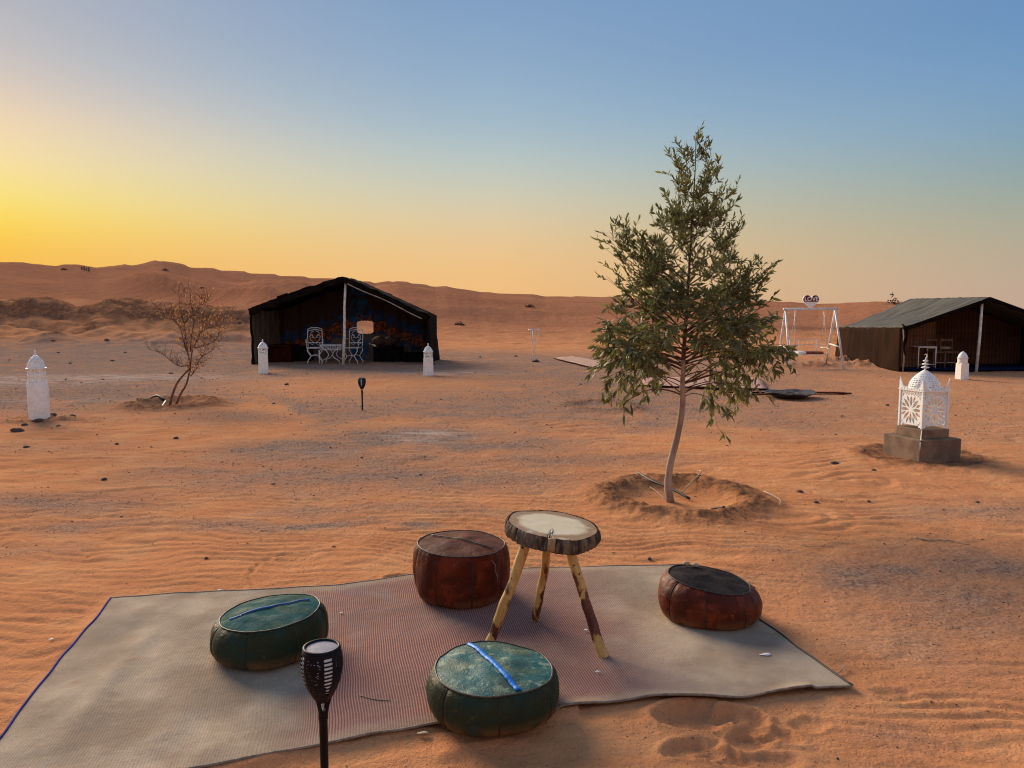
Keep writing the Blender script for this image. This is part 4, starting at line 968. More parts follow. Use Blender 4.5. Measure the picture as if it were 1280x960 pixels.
# ragged hem hanging along the two front slopes
def hem(a, b, drop, name, seed, mat='tent_dark'):
    mb = MB()
    mb.sheet(lambda u, v: a.lerp(b, u)+Vector((0, -.01*math.sin(u*40)+.02*v, -v*drop*(1+.5*mnoise.noise(Vector((u*9, seed, 0))))+.03*mnoise.noise(Vector((u*14, seed, 3)))))+Vector((0, -.2, .02)), 60, 3); return mb.build(name, M[mat], tent, solid=.02)
hem(fl, fa, .17, 'front_hem', 1); hem(fa, fr, .14, 'front_hem', 5)
mb = MB(); mb.tube([fa.lerp(fr, q)+Vector((0, -.245, -.105-.02*math.sin(q*9))) for q in [i/12*.96+.06 for i in range(12)]], .018, 5); mb.build('hem_rope', M['beam'], tent)
mb = MB(); mb.box(fl.lerp(fa, .36)+Vector((0, -.2, .07)), (.32, .12, .05), 0, Matrix.Rotation(-.33, 3, 'Y')); mb.build('cloth_roll', M['tent_dark'], tent, bevel=.02)
mb = MB(); mb.sheet(quad(flb, Vector((bl.x, Yb, 0)), bl+Vector((0, 0, .07)), fl+Vector((0, 0, .05)), .05, (1, 2), 0, 3), 10, 12); mb.build('side_wall', M['tent_grey'], tent, solid=.02)
mb = MB(); mb.sheet(quad(Vector((fr.x+.02, Yf, 0)), Vector((brr.x+.15, Yb, 0)), brr, fr, .05, (1, 2), 0, 4), 10, 12); mb.build('side_wall', M['tent_dark'], tent, solid=.03)
for a, b, s in ((fl, flb, 1), (fr, frb, 2)):
    mb = MB(); mb.tube([a.lerp(b, i/12)+Vector((.05*mnoise.noise(Vector((i*.7, s*5, 0))), -.06, 0))+Vector((0, 0, 0 if i < 12 else -.05)) for i in range(13)], [.055+.025*mnoise.noise(Vector((i, s, 2)))+(.03 if i > 10 else 0) for i in range(13)], 8, flat=.6); mb.build('corner_drape', M['tent_dark'], tent)
mb = MB(); e = frb+Vector((.02, -.05, .03)); mb.sheet(lambda u, v: e+Vector((.62*u, .05*math.sin(u*5)+(v-.5)*.22*(1-u), .09*(1-u)**3*(1-abs(v-.5))+.012)), 12, 4); mb.build('trailing_cloth', M['tent_dark'], tent, solid=.015)
# patterned back wall with two openings
w1a, w1b = V(446, 417, Yb-.05), V(467, 401, Yb-.05); w2a, w2b = V(470, 433.5, Yb-.05), V(494, 425.5, Yb-.05)
def bw(u, v):
    x = bl.x-.12+(brr.x-bl.x+.2)*u; k = (ba.x-bl.x)/(brr.x-bl.x)
    ztop_ = bl.z+(ba.z-bl.z)*u/k if u < k else ba.z+(brr.z-ba.z)*(u-k)/(1-k)
    return Vector((x, Yb-.05+.03*math.sin(x*9)+.02*math.sin(x*23), -.06+(ztop_+.11)*v))
def bkeep(u, v):
    p = bw(u, v)
    for a, b in ((w1a, w1b),):
        if a.x < p.x < b.x and a.z < p.z < b.z:
            cx, cz = (a.x+b.x)/2, (a.z+b.z)/2; q = (abs(p.x-cx)/((b.x-a.x)/2))**5+(abs(p.z-cz)/((b.z-a.z)/2))**5
            if q < 1: return False
    return True
mb = MB(); mb.sheet(bw, 220, 110, bkeep); mb.build('patterned_back_cloth', M['textile'], tent, solid=.012)
mb = MB(); q = V(432, 352, Yf-.1); q0 = V(429, 457, Yf-.1); q0.z = -.05; mb.tube([q0, q0.lerp(q, .35)+Vector((.01, 0, 0)), q0.lerp(q, .7)+Vector((-.012, 0, 0)), q], [.045, .042, .036, .033], 10); o = mb.build('centre_pole', M['pole'], tent); o['label'] = 'white painted pole holding up the ridge'
mb = MB(); mb.tube([ba+Vector((0, 0, -.09)), fa+Vector((0, -.1, -.10))], .04, 6); mb.build('ridge_beam', M['wood_dark'], tent)
# low benches inside
def bench(pxa, pxb, pytop, Y, dep, mat, label, cm):
    a, b = V(pxa, 455, Y), V(pxb, 455, Y); zt = V(pxa, pytop, Y).z; t = thing('low_bench', ((a.x+b.x)/2, Y+dep/2, 0), label, 'bench')
    mb = MB(); mb.box(((a.x+b.x)/2, Y+dep/2, (zt-.08)/2), (b.x-a.x, dep, zt-.08)); mb.build('cover', M[mat], t, smooth=False, bevel=.02)
    mb = MB(); mb.box(((a.x+b.x)/2, Y+dep/2, zt-.037), (b.x-a.x+.03, dep+.02, .07)); mb.build('seat_cushion', M[cm], t, smooth=False, bevel=.03); return t
bench(336, 364, 431, 22.9, .9, 'bench_red', 'dark red covered bench at the left inside the patterned tent', 'bench_red')
bench(366, 385, 433, 23.3, .7, 'bench_black', 'black covered bench between the red bench and the white chairs', 'bench_black')
bench(467, 500, 434, 23.2, .8, 'bench_black', 'black covered bench under the right opening of the patterned tent', 'bench_black')
bench(503, 530, 442, 23.0, .9, 'bench_black', 'low black bench in the right corner of the patterned tent', 'bench_black')

for px, s_, lb in ((475, .24, 'faded pinkish pillow at the left on the bench in the patterned tent'), (488, .22, 'faded tan pillow at the right on the bench in the patterned tent')):
    p = V(px, 430, 23.8); mb = MB(); bz = V(480, 434, 23.2).z
    mb.lathe([(.01, -.16), (.12, -.13), (.20, -.04), (.21, .04), (.13, .12), (.01, .15)], (p.x, 23.75, bz+.17), 20, fn=lambda r_, z, a: (r_*(1+.12*math.cos(4*a)), z)); tag(mb.build('pillow', M['pillow'], None, org=(p.x, 23.75, bz)), lb, 'pillow')
p = V(464, 434, 23.1); mb = MB(); mb.sheet(lambda u, v: Vector((p.x-.09+.2*u, 23.2+.2*v, p.z+.02+.07*(1-u)+.02*math.sin(v*5+u*4))), 6, 4); tag(mb.build('white_cloth', M['scrap'], None, org=(p.x, 23.2, p.z), solid=.005), 'small white cloth at the left end of the dark bench in the patterned tent', 'cloth')

# ornate white metal chairs and table
def arc(p, q, bulge, n=8, up=Vector((1, 0, 0))):
    return [p.lerp(q, i/n)+up*bulge*math.sin(PI*i/n) for i in range(n+1)]
def metal_chair(loc, ang, label):
    t = thing('metal_chair', loc, label, 'chair', 'ornate white metal chairs in the patterned tent'); o = Vector(loc); m = Matrix.Rotation(ang, 3, 'Z')
    def W(x, y, z): return o+m @ Vector((x, y, z))
    r = .011
    w = .20; d = .21
    mb = MB(); mb.tube([W(-w, d, .46), W(-w-.01, d+.03, .75), W(-w, d+.05, 1.0), W(-w*.5, d+.055, 1.035), W(w*.5, d+.055, 1.035), W(w, d+.05, 1.0), W(w+.01, d+.03, .75), W(w, d, .46)], r*1.2, 6)
    mb.tube([W(-w, d+.05, .95), W(0, d+.05, .985), W(w, d+.05, .95)], r, 5); mb.tube([W(-w, d+.02, .60), W(w, d+.02, .60)], r, 5)
    mb.build('back_frame', M['white_metal'], t)
    mb = MB()
    for s in (-1, 1):
        mb.tube([W(s*.03, d+.02, .60), W(s*.13, d+.025, .68), W(s*.15, d+.03, .79), W(s*.07, d+.035, .84), W(s*.05, d+.035, .76), W(s*.10, d+.03, .74)], r*.7, 5)
        mb.tube([W(s*.02, d+.04, .95), W(s*.10, d+.04, .91), W(s*.13, d+.035, .86), W(0, d+.03, .72)], r*.7, 5)
        mb.tube([W(s*.16, d+.01, .59), W(s*.08, d+.01, .54), W(s*.02, d+.01, .59)], r*.7, 5)
    mb.build('back_scrolls', M['white_metal'], t)
    mb = MB(); mb.tube([W(-w, d, .46), W(w, d, .46), W(w+.02, -d, .46), W(-w-.02, -d, .46), W(-w, d, .46)], r*1.3, 6)
    for k in range(7): mb.tube([W(-w+.057*(k+.5), d, .462), W(-w+.057*(k+.5), -d, .462)], r*.6, 4)
    mb.build('seat', M['white_metal'], t)
    for s in (-1, 1):
        mb = MB(); mb.tube([W(s*w, d+.02, .70), W(s*(w+.03), 0, .715), W(s*(w+.04), -d*.8, .69), W(s*(w+.04), -d, .62), W(s*(w+.03), -d*.75, .60), W(s*(w+.02), -d*.6, .65)], r, 5); mb.tube([W(s*(w+.035), -d*.7, .69), W(s*(w+.02), -d*.9, .46)], r*.8, 5); mb.build('armrest', M['white_metal'], t)
        for e in (-1, 1):
            mb = MB(); mb.tube([W(s*w, e*d, .46), W(s*(w+.01), e*d, .38), W(s*w*.72, e*d, .27), W(s*w*.55, e*d, .22), W(s*w*.75, e*d, .15), W(s*(w+.01), e*d, .07), W(s*w*1.06, e*d, .0)], r*1.05, 6); mb.build('leg', M['white_metal'], t)
    for e in (-1, 1):
        mb = MB(); mb.tube([W(-w*.55, e*d, .22), W(0, e*d, .25), W(w*.55, e*d, .22)], r*.8, 5); mb.build('stretcher', M['white_metal'], t)
    return t
c1 = V(393, 455.5, 22.35); metal_chair((c1.x, 22.45, 0), R(12), 'ornate white metal chair on the left of the small metal table')
c2 = V(441, 456, 22.35); metal_chair((c2.x, 22.45, 0), R(-10), 'ornate white metal chair on the right of the tent pole')
tb = V(415, 456, 22.3); t = thing('metal_table', (tb.x, 22.4, 0), 'low white metal table with a barred apron between the two metal chairs', 'table'); o = Vector((tb.x, 22.4, 0))
mb = MB(); mb.tube([o+Vector(v) for v in ((-.32, -.25, .545), (.32, -.25, .545), (.32, .25, .545), (-.32, .25, .545), (-.32, -.25, .545))], .014, 6)
for k in range(12): mb.tube([o+Vector((-.30+.055*k, -.25, .55)), o+Vector((-.30+.055*k, .25, .55))], .006, 4)
mb.build('tabletop', M['white_metal'], t)
for e in (-1, 1):
    mb = MB(); mb.tube([o+Vector((-.31, e*.25, .41)), o+Vector((.31, e*.25, .41))], .010, 5)
    for k in range(13): mb.tube([o+Vector((-.30+.05*k, e*.25, .41)), o+Vector((-.30+.05*k, e*.25, .545))], .0055, 4)
    mb.build('barred_apron', M['white_metal'], t)
    for s in (-1, 1):
        mb = MB(); mb.tube([o+Vector((s*.30, e*.25, .54)), o+Vector((s*.10, e*.25, .36)), o+Vector((s*.05, e*.25, .27)), o+Vector((s*.10, e*.25, .18)), o+Vector((s*.24, e*.25, .10)), o+Vector((s*.27, e*.25, 0))], .011, 6); mb.build('leg', M['white_metal'], t)
mb = MB(); mb.tube([o+Vector((-.32, -.26, .40)), o+Vector((-.32, -.26, .02))], .022, 6); mb.build('leg', M['white_metal'], t)

# ------------------------------------------------------------------ right tent
Yr, Yrb = 19.3, 24.4
ex0 = V(1127, 409, Yr); apx = V(1233, 372, Yr); exr = Vector((2*apx.x-ex0.x+.2, Yr+.3, ex0.z)); bx0 = V(1049, 409, Yrb); bap = V(1138, 374, Yrb); bxr = Vector((2*bap.x-bx0.x, Yrb, bx0.z))
x0b = V(1129, 464, Yr); b0b = V(1037, 449, Yrb)
rt_ = thing('brown_tent', (apx.x, Yr, 0), 'long brown tent with an olive grey roof and open front at the right edge', 'tent')
ov = Vector((0, -.15, 0))
def roofq(a, b, c, d, seed):
    def f(u, v):
        p = a.lerp(b, u).lerp(d.lerp(c, u), v); n = mnoise.noise(Vector((u*3.0, v*7, seed)))*.06+mnoise.noise(Vector((u*6, v*22, seed)))*.02
        return p+Vector((0, 0, n*math.sin(PI*min(1, max(0, u)))**.5-.06*math.sin(PI*u)+.02*mnoise.noise(Vector((v*14, u, 2)))))
    return f
mb = MB(); mb.sheet(roofq(ex0+ov+Vector((-.05, 0, 0)), apx+ov, bap, bx0, 4), 30, 60); mb.build('roof_slope', M['tent_roof'], rt_, solid=.03)
mb = MB(); mb.sheet(roofq(apx+ov, exr+ov, bxr, bap, 8), 30, 40); mb.build('roof_slope', M['tent_roof'], rt_, solid=.03)
x0b.z = -.03; b0b = Vector((bx0.x-.1, Yrb, -.03))
mb = MB(); mb.sheet(quad(Vector((ex0.x, Yr, -.03)), b0b, bx0+Vector((0, 0, -.01)), ex0+Vector((0, 0, -.01)), .05, (3, 1), 0, 6), 40, 12); mb.build('side_wall', M['tent_brown'], rt_, solid=.03)
mb = MB(); mb.sheet(quad(Vector((exr.x, exr.y, -.03)), Vector((bxr.x, Yrb, -.03)), bxr, exr, .05, (3, 1), 0, 7), 20, 8); mb.build('side_wall', M['tent_brown'], rt_, solid=.03)
Yi = Yrb-2.6
def rb_(u, v):
    x = (bx0.x-.1)+(bxr.x-bx0.x+.2)*u; k = .5; zt = bx0.z+(bap.z-bx0.z)*(u/k if u < k else (1-u)/k); return Vector((x, Yi+.02*math.sin(x*7), (zt-.03)*v))
mb = MB(); mb.sheet(rb_, 80, 16); mb.build('reed_back_wall', M['reed'], rt_, solid=.01)
mb = MB(); mb.sheet(lambda u, v: Vector((ex0.x+.04+(apx.x-ex0.x-.75)*u, Yr+.42+.5*u+.015*math.sin(u*60), (.95+.42*u)*v)), 60, 8); mb.build('reed_screen', M['reed'], rt_, solid=.01)
mb = MB(); q = V(1228, 375, Yr-.05); q0 = V(1220, 467, Yr-.05); q0.z = -.04; mb.tube([q0, q0.lerp(q, .5)+Vector((.012, 0, 0)), q], [.036, .034, .030], 10); mb.build('front_pole', M['pole'], rt_)
mb = MB(); mb.tube([ex0+Vector((.02, -.05, -.03)), ex0.lerp(x0b, .5)+Vector((.03, -.05, 0)), x0b+Vector((-.05, -.08, 0))], [.018, .018, .02], 8); mb.build('corner_pole', M['beam'], rt_)
mb = MB(); mb.tube([ex0+Vector((.05, -.16, -.05)), ex0+Vector((0, -.20, .0)), ex0+Vector((-.10, -.22, .08))], [.03, .025, .015], 6)
mb.tube([ex0+Vector((.06+.03*math.sin(i), -.1, -.02-.1*i)) for i in range(8)], [.03, .04, .03, .045, .03, .03, .02, .01], 6); mb.build('corner_tie', M['tent_dark'], rt_)
mb = MB(); mb.sheet(lambda u, v: (ex0.lerp(apx, u*2) if u < .5 else apx.lerp(exr, u*2-1))+Vector((0, -.17, .01-.10*v*(1+.4*mnoise.noise(Vector((u*20, 1, 1)))))), 60, 2); mb.build('front_hem', M['tent_dark'], rt_, solid=.02)
mt = thing('floor_mat', (apx.x+.2, Yr+.9, 0), 'dark blue mat on the floor of the brown tent', 'mat')
mb = MB(); mb.sheet(lambda u, v: Vector((ex0.x+.15+(exr.x-ex0.x-.3)*u, Yr+.02+1.8*v+.05*math.sin(u*12), .035+.012*math.sin(u*30)*math.sin(v*9)+.02)), 50, 10); mb.build('mat_weave', M['mat_blue'], mt, solid=.03)
def wood_chair(px, label, ang=0):
    p = V(px, 463, 19.75); t = thing('wooden_chair', (p.x, 19.9, .04), label, 'chair', 'dark wooden chairs in the brown tent'); o = Vector((p.x, 19.9, .04)); m = Matrix.Rotation(ang, 3, 'Z')
    def W(x, y, z): return o+m @ Vector((x, y, z))
    h = V(px, 423, 19.9).z-.04
    for s in (-1, 1):
        mb = MB(); mb.tube([W(s*.14, .16, 0), W(s*.145, .16, .42), W(s*.15, .20, h)], .02, 6); mb.build('leg', M['wood_dark'], t)
        mb = MB(); mb.tube([W(s*.155, -.16, 0), W(s*.155, -.16, .42)], .02, 6); mb.build('leg', M['wood_dark'], t)
    mb = MB(); mb.box(W(0, 0, .43), (.36, .38, .035), ang); mb.build('seat', M['wood_dark'], t, smooth=False, bevel=.006)
    for z in (h-.05, h-.25): mb = MB(); mb.box(W(0, .185, z), (.29, .02, .06), ang); mb.build('back_rail', M['wood_dark'] if z > .6 else M['beam'], t, smooth=False)
    mb = MB(); mb.tube([W(-.155, -.16, .16), W(.155, -.16, .16)], .012, 5); mb.build('stretcher', M['beam'], t)
wood_chair(1172, 'dark wooden chair next to the white metal frame in the brown tent', .1); wood_chair(1189, 'dark wooden chair nearest the white pillar in the brown tent', -.1)
p = V(1154, 463, 19.7); t = thing('white_frame_table', (p.x, 19.7, .04), 'white tubular frame table at the left inside the brown tent', 'table'); o = Vector((p.x, 19.7, .04)); hz = V(1154, 434, 19.7).z-.04
for s in (-1, 1):
    mb = MB(); mb.tube([o+Vector((s*.22, -.15, 0)), o+Vector((s*.22, -.15, hz))], .013, 6); mb.build('leg', M['white_metal'], t)
    mb = MB(); mb.tube([o+Vector((s*.22, .25, 0)), o+Vector((s*.22, .25, hz))], .013, 6); mb.build('leg', M['white_metal'], t)
mb = MB(); mb.box(o+Vector((0, .05, hz+.01)), (.47, .44, .025)); mb.build('tabletop', M['white_metal'], t, smooth=False, bevel=.005)
mb = MB(); mb.tube([o+Vector((-.22, -.15, .13)), o+Vector((.22, -.15, .13))], .009, 5); mb.build('stretcher', M['white_metal'], t)

# ------------------------------------------------------------------ garden swing
sA, sB, sC, sD = G(1055, 462), G(1032, 459), G(988, 463), G(971, 458)
# the frame turned a little: front legs nearer
sB = G(1032, 458.5); top_r = V(1044, 386.5, (sA.y+sB.y)/2); top_l = V(982, 387, (sC.y+sD.y)/2)
sw = thing('garden_swing', ((sA.x+sC.x)/2, (sA.y+sB.y)/2, 0), 'white metal garden swing with a heart sign on top, beside the brown tent', 'swing')
def gl(p): return Vector((p.x, p.y, H(p.x, p.y)-.05))
for a, b in ((top_r, sA), (top_r, sB), (top_l, sC), (top_l, sD)):
    mb = MB(); mb.tube([a, gl(b)], .030, 8); mb.build('leg', M['ivory_paint'], sw)
for tpp, a, b in ((top_r, sA, sB), (top_l, sC, sD)):
    mb = MB(); mb.tube([tpp.lerp(gl(a), .62), tpp.lerp(gl(b), .62)], .022, 6); mb.build('cross_brace', M['ivory_paint'], sw)
mb = MB(); mb.tube([top_l+Vector((-.06, 0, .01)), top_r+Vector((.06, 0, .01))], .032, 8); mb.build('top_bar', M['white_metal'], sw)
hc = V(1013.5, 376.5, top_r.y-.05); mb = MB()
def heart(s, up, dep):
    P_ = []
    for i in range(48):
        a = 2*PI*i/48; x = 16*math.sin(a)**3; y = 13*math.cos(a)-5*math.cos(2*a)-2*math.cos(3*a)-math.cos(4*a); P_.append((x/16*s, y/16*s))
    return P_
P_ = heart(.215, 0, 0)
def extr(P_, y0, y1):
    n = len(P_); vs = [hc+Vector((x, y0, z)) for x, z in P_]+[hc+Vector((x, y1, z)) for x, z in P_]; fs = [tuple(range(n))[::-1], tuple(range(n, 2*n))]+[(i, (i+1) % n, n+(i+1) % n, n+i) for i in range(n)]; return vs, fs
mb.add(*extr(P_, -.02, .02)); hs_ = mb.build('heart_sign', M['blue_white'], sw, smooth=False)
up_ = [(x*1.0, z) for x, z in heart(.208, 0, 0) if z > -.035]; mb = MB(); mb.add(*extr(up_, -.030, -.0205)); mb.build('red_face', M['red'], hs_, smooth=False)
cu = bpy.data.curves.new('lettering', 'FONT'); cu.body = 'LOVE'; cu.size = .155; cu.extrude = .003; cu.align_x = 'CENTER'; cu.align_y = 'CENTER'; cu.offset = .003
tmp = bpy.data.objects.new('lettering_source', cu); col.objects.link(tmp); bpy.context.view_layer.update()
tm = bpy.data.meshes.new_from_object(tmp.evaluated_get(bpy.context.evaluated_depsgraph_get())); bpy.data.objects.remove(tmp)
lt = bpy.data.objects.new('lettering', tm); tm.materials.clear(); tm.materials.append(M['white_paint']); col.objects.link(lt); lt.parent = hs_; lt.rotation_euler = (R(90), 0, 0); lt.location = hc-sw.location+Vector((0, -.036, .055))
ys = top_r.y-.02; zs = V(1010, 443, ys).z; xl, xr = V(991, 440, ys).x, V(1030, 440, ys).x
mb = MB(); mb.tube([Vector((xl, ys-.2, zs)), Vector((xr, ys-.2, zs)), Vector((xr, ys+.2, zs)), Vector((xl, ys+.2, zs)), Vector((xl, ys-.2, zs))], .014, 6); mb.tube([Vector((xl, ys+.2, zs)), Vector((xl, ys+.26, zs+.38)), Vector((xr, ys+.26, zs+.38)), Vector((xr, ys+.2, zs))], .011, 6)
mb.tube([Vector((xl, ys+.24, zs+.25)), Vector((xr, ys+.24, zs+.25))], .008, 5)
for k in range(1, 7): x = xl+(xr-xl)*k/7; mb.tube([Vector((x, ys+.2, zs)), Vector((x, ys+.26, zs+.38))], .006, 4)
mb.build('seat_frame', M['ivory_paint'], sw)
for s, x in ((-1, xl), (1, xr)):
    mb = MB(); mb.tube([Vector((x, ys+.22, zs+.17)), Vector((x+s*.05, ys, zs+.19)), Vector((x+s*.07, ys-.2, zs+.15)), Vector((x+s*.02, ys-.22, zs+.05)), Vector((x, ys-.2, zs))], .014, 6); mb.build('armrest', M['ivory_paint'], sw)
    for e in (-1, 1): mb = MB(); mb.tube([Vector((x-s*.03+e*.03, ys, top_r.z)), Vector((x, ys+e*.2, zs+(.18 if e < 0 else .38)))], .007, 4); mb.build('hanging_rope', M['white_metal'], sw)
for nm, a, b, mt_, lb in (('swing_cushion', .10, .36, 'white_paint', 'white and grey cushion lying on the swing seat'), ('swing_cushion', .38, .92, 'rug_red', 'dark red cushion lying on the swing seat')):
    t = thing(nm, (xl+(xr-xl)*(a+b)/2, ys, zs), lb, 'cushion'); mb = MB(); mb.box((xl+(xr-xl)*(a+b)/2, ys, zs+.050), ((xr-xl)*(b-a), .36, .07)); mb.build('cushion_pad', M[mt_], t, smooth=False, bevel=.03)

# ------------------------------------------------------------------ small camp things
g = G(667.5, 452); t = thing('wire_stand', (g.x, g.y, H(g.x, g.y)), 'tall thin white wire stand between the patterned tent and the tree', 'stand'); o = Vector((g.x, g.y, 0)); hh = V(667, 412, g.y).z
for k in range(3):
    a = R(90)+k*2*PI/3+.3; mb = MB(); mb.tube([o+Vector((r*math.cos(a), r*math.sin(a), z)) for r, z in ((.10, -.03), (.05, hh*.2), (.028, hh*.33), (.07, hh*.65), (.17, hh))], .012, 6); mb.build('leg', M['white_metal'], t)
mb = MB(); mb.ring(o+Vector((0, 0, hh)), .17, .016, 24, 6); mb.build('top_ring', M['white_metal'], t)
mb = MB(); mb.ring(o+Vector((0, 0, hh*.33)), .03, .008, 12, 5); mb.build('collar', M['white_metal'], t)
def flat_rug(pts, label, mat, name='ground_rug'):
    P_ = [G(*p) for p in pts]; cx = sum((p for p in P_), Vector())/4; t = thing(name, (cx.x, cx.y, 0), label, 'rug'); mb = MB()
    def f(u, v):
        p = P_[0].lerp(P_[1], u).lerp(P_[3].lerp(P_[2], u), v); return Vector((p.x+.04*mnoise.noise(Vector((v*6, u, 1))), p.y+.05*mnoise.noise(Vector((u*6, v, 1))), max(.03, H(p.x, p.y)+.025)+.012*mnoise.noise(Vector((p.x*2, p.y*2, 0)))))
    mb.sheet(f, 24, 12); mb.build('rug_weave', M[mat], t, solid=.012)
    mb = MB(); mb.tube([f(i/24, 0)+Vector((0, -.01, .004)) for i in range(25)], .014, 5); mb.build('dark_hem', M['bench_red'], t)
flat_rug([(692, 449), (742, 461.5), (775, 457), (716, 446.5)], 'pale pink rug lying on the ground to the left behind the tree', 'rug_pink')
flat_rug([(806, 484), (960, 489), (950, 474), (800, 474)], 'pale faded rug spread on the sand directly behind the tree trunk', 'rug_pink')
flat_rug([(905, 492.5), (1064, 493.6), (1050, 492), (900, 491)], 'narrow dark red mat lying behind the round fire pan', 'rug_red')
fz = H(FIRE.x, FIRE.y); t = thing('fire_pan', (FIRE.x, FIRE.y, fz), 'large round sooty metal fire pan full of ash on the sand, right of the tree', 'fire pan'); o = Vector((FIRE.x, FIRE.y, fz))
mb = MB(); mb.lathe([(.001, -.02), (.22, -.01), (.34, .045), (.43, .085), (.455, .095), (.45, .105), (.42, .09), (.33, .055), (.2, .03), (.001, .025)], o, 48, fn=lambda r, z, a: (r*(1+.02*math.sin(3*a+1)), z+(.012*math.sin(2*a+.6)+.008*math.sin(7*a))*r/.45)); mb.build('pan', M['pan'], t)
mb = MB(); mb.lathe([(.40*(i/12)+.0005, .075+.035*mnoise.noise(Vector((i*.9, 0, 0)))-.03*(1-i/12)) for i in range(13)], o, 40, fn=lambda r, z, a: (r, z+.028*mnoise.noise(Vector((r*math.cos(a)*11, r*math.sin(a)*11, 3))))); a_ = mb.build('ash', M['ash'], t); a_['kind'] = 'stuff'
g = G(766, 508)
t = thing('thin_stakes', (g.x, g.y, 0), 'two short thin dark stakes in the low mound left of the tree', 'stakes')
for dx, hh in ((-.03, .17), (.055, .12)): mb = MB(); mb.tube([Vector((g.x+dx, g.y, -.03)), Vector((g.x+dx+.01, g.y, hh))], .008, 5); mb.build('stake', M['wood_dark'], t)

# hose, sticks and litter
def stick(name, pts, r, mat, label, cat, zoff=.0, group=None):
    P_ = []
    for q in pts:
        g = G(q[0], q[1]); P_.append(Vector((g.x, g.y, H(g.x, g.y)+zoff+(q[2] if len(q) > 2 else .006))))
    p_, _ = smooth_path(P_, [1]*len(P_), 4); mb = MB(); n = len(p_); rr = r if isinstance(r, list) else [r*(1-.5*i/n) for i in range(n)]
    mb.tube(p_, rr, 7); o = mb.build(name, M[mat], None, org=P_[0]); tag(o, label, cat, group); return o
stick('water_hose', [(797,598,.02), (815,606,.02), (838,613,.05), (862,621,.02)], [.011]*13, 'black_hose', 'black water hose lying across the basin at the tree foot', 'hose')
stick('hose_offcut', [(890,633,.012), (905,646,.012)], [.009]*5, 'black_hose', 'short black hose piece on the sand in front of the tree basin', 'hose')
stick('hose_offcut', [(189,501,.03), (197,502,.03), (205,503,.03)], [.02]*9, 'black_hose', 'black pipe end lying in the earth ring of the dead shrub', 'hose')
stick('white_pipe', [(202,508,.01), (207,504,.05)], [.010]*5, 'white_metal', 'short white pipe stub leaning in the dead shrub basin', 'pipe')
stick('dry_twig', [(853,612,.01), (866,607,.03), (876,598,.03), (872,590,.02)], .007, 'twig', 'pale curved dry twig inside the tree basin', 'twig')
stick('dry_twig', [(813,608,.01), (822,613,.015), (831,620,.01)], .006, 'twig', 'thin straight pale twig left of the trunk in the basin', 'twig')
stick('dry_twig', [(955,617,.01), (965,625,.03), (975,630,.02), (974,636,.01)], .007, 'twig', 'dry twig on the right rim of the tree basin', 'twig')
stick('dry_twig', [(1000,684,.004), (1015,687,.006), (1030,685,.004)], .003, 'twig', 'short pale straw on the sand right of the table', 'twig')
stick('dry_twig', [(1143,672,.004), (1160,676,.008), (1185,676,.008), (1212,682,.005)], .0065, 'twig', 'long pale dry stick lying on the sand at the right', 'twig')
stick('dry_twig', [(1039,847,.004), (1050,843,.012), (1056,836,.014)], .004, 'twig', 'small curled twig beside the right corner of the rug', 'twig')
stick('dry_twig', [(725,768-30,.003), (790,737,.004)], .002, 'twig', 'thin straw behind the rug edge', 'twig')
for pts, lb in (([(450,877), (468,882), (488,883)], 'curved pale straw on the mauve part of the rug'),):
    stick('straw', [(a, b, .026) for a, b in pts], .0028, 'twig', lb, 'straw')
def scrap(px, py, s, label, z=.028, mat='scrap', name='paper_scrap', ex=1.6):
    g = G(px, py); mb = MB(); rnd = random.Random(px); zz = z if z else H(g.x, g.y)+.006; n = 9
    rim = [Vector((g.x+s*ex*math.cos(2*PI*k/n)*rnd.uniform(.5, 1.1), g.y+s*math.sin(2*PI*k/n)*rnd.uniform(.5, 1.1), zz+rnd.uniform(0, s*.35))) for k in range(n)]; mb.add([Vector((g.x, g.y, zz+s*.3))]+rim, [(0, 1+k, 1+(k+1) % n) for k in range(n)])
    tag(mb.build(name, M[mat], None, org=(g.x, g.y, zz), solid=.0015), label, 'litter')
scrap(957, 827, .016, 'crumpled white paper scrap on the grey right end of the rug', ex=2.2)
scrap(747, 848, .007, 'tiny white scrap near the table foot on the rug', ex=2.5)
scrap(427, 773, .008, 'tiny white crumb on the rug between the green pouf and the brown pouf')
scrap(733, 795, .007, 'tiny white crumb beside the right table leg')
scrap(276, 742, .010, 'white fluff at the back edge of the rug', .02)
scrap(529, 921, .013, 'pale dry leaf on the sand just below the rug edge', .012, 'twig', 'dry_leaf', 2)
scrap(64, 801, .009, 'small pale scrap on the sand left of the rug', 0)
scrap(869, 612-3, .001, 'x', 0) if False else None

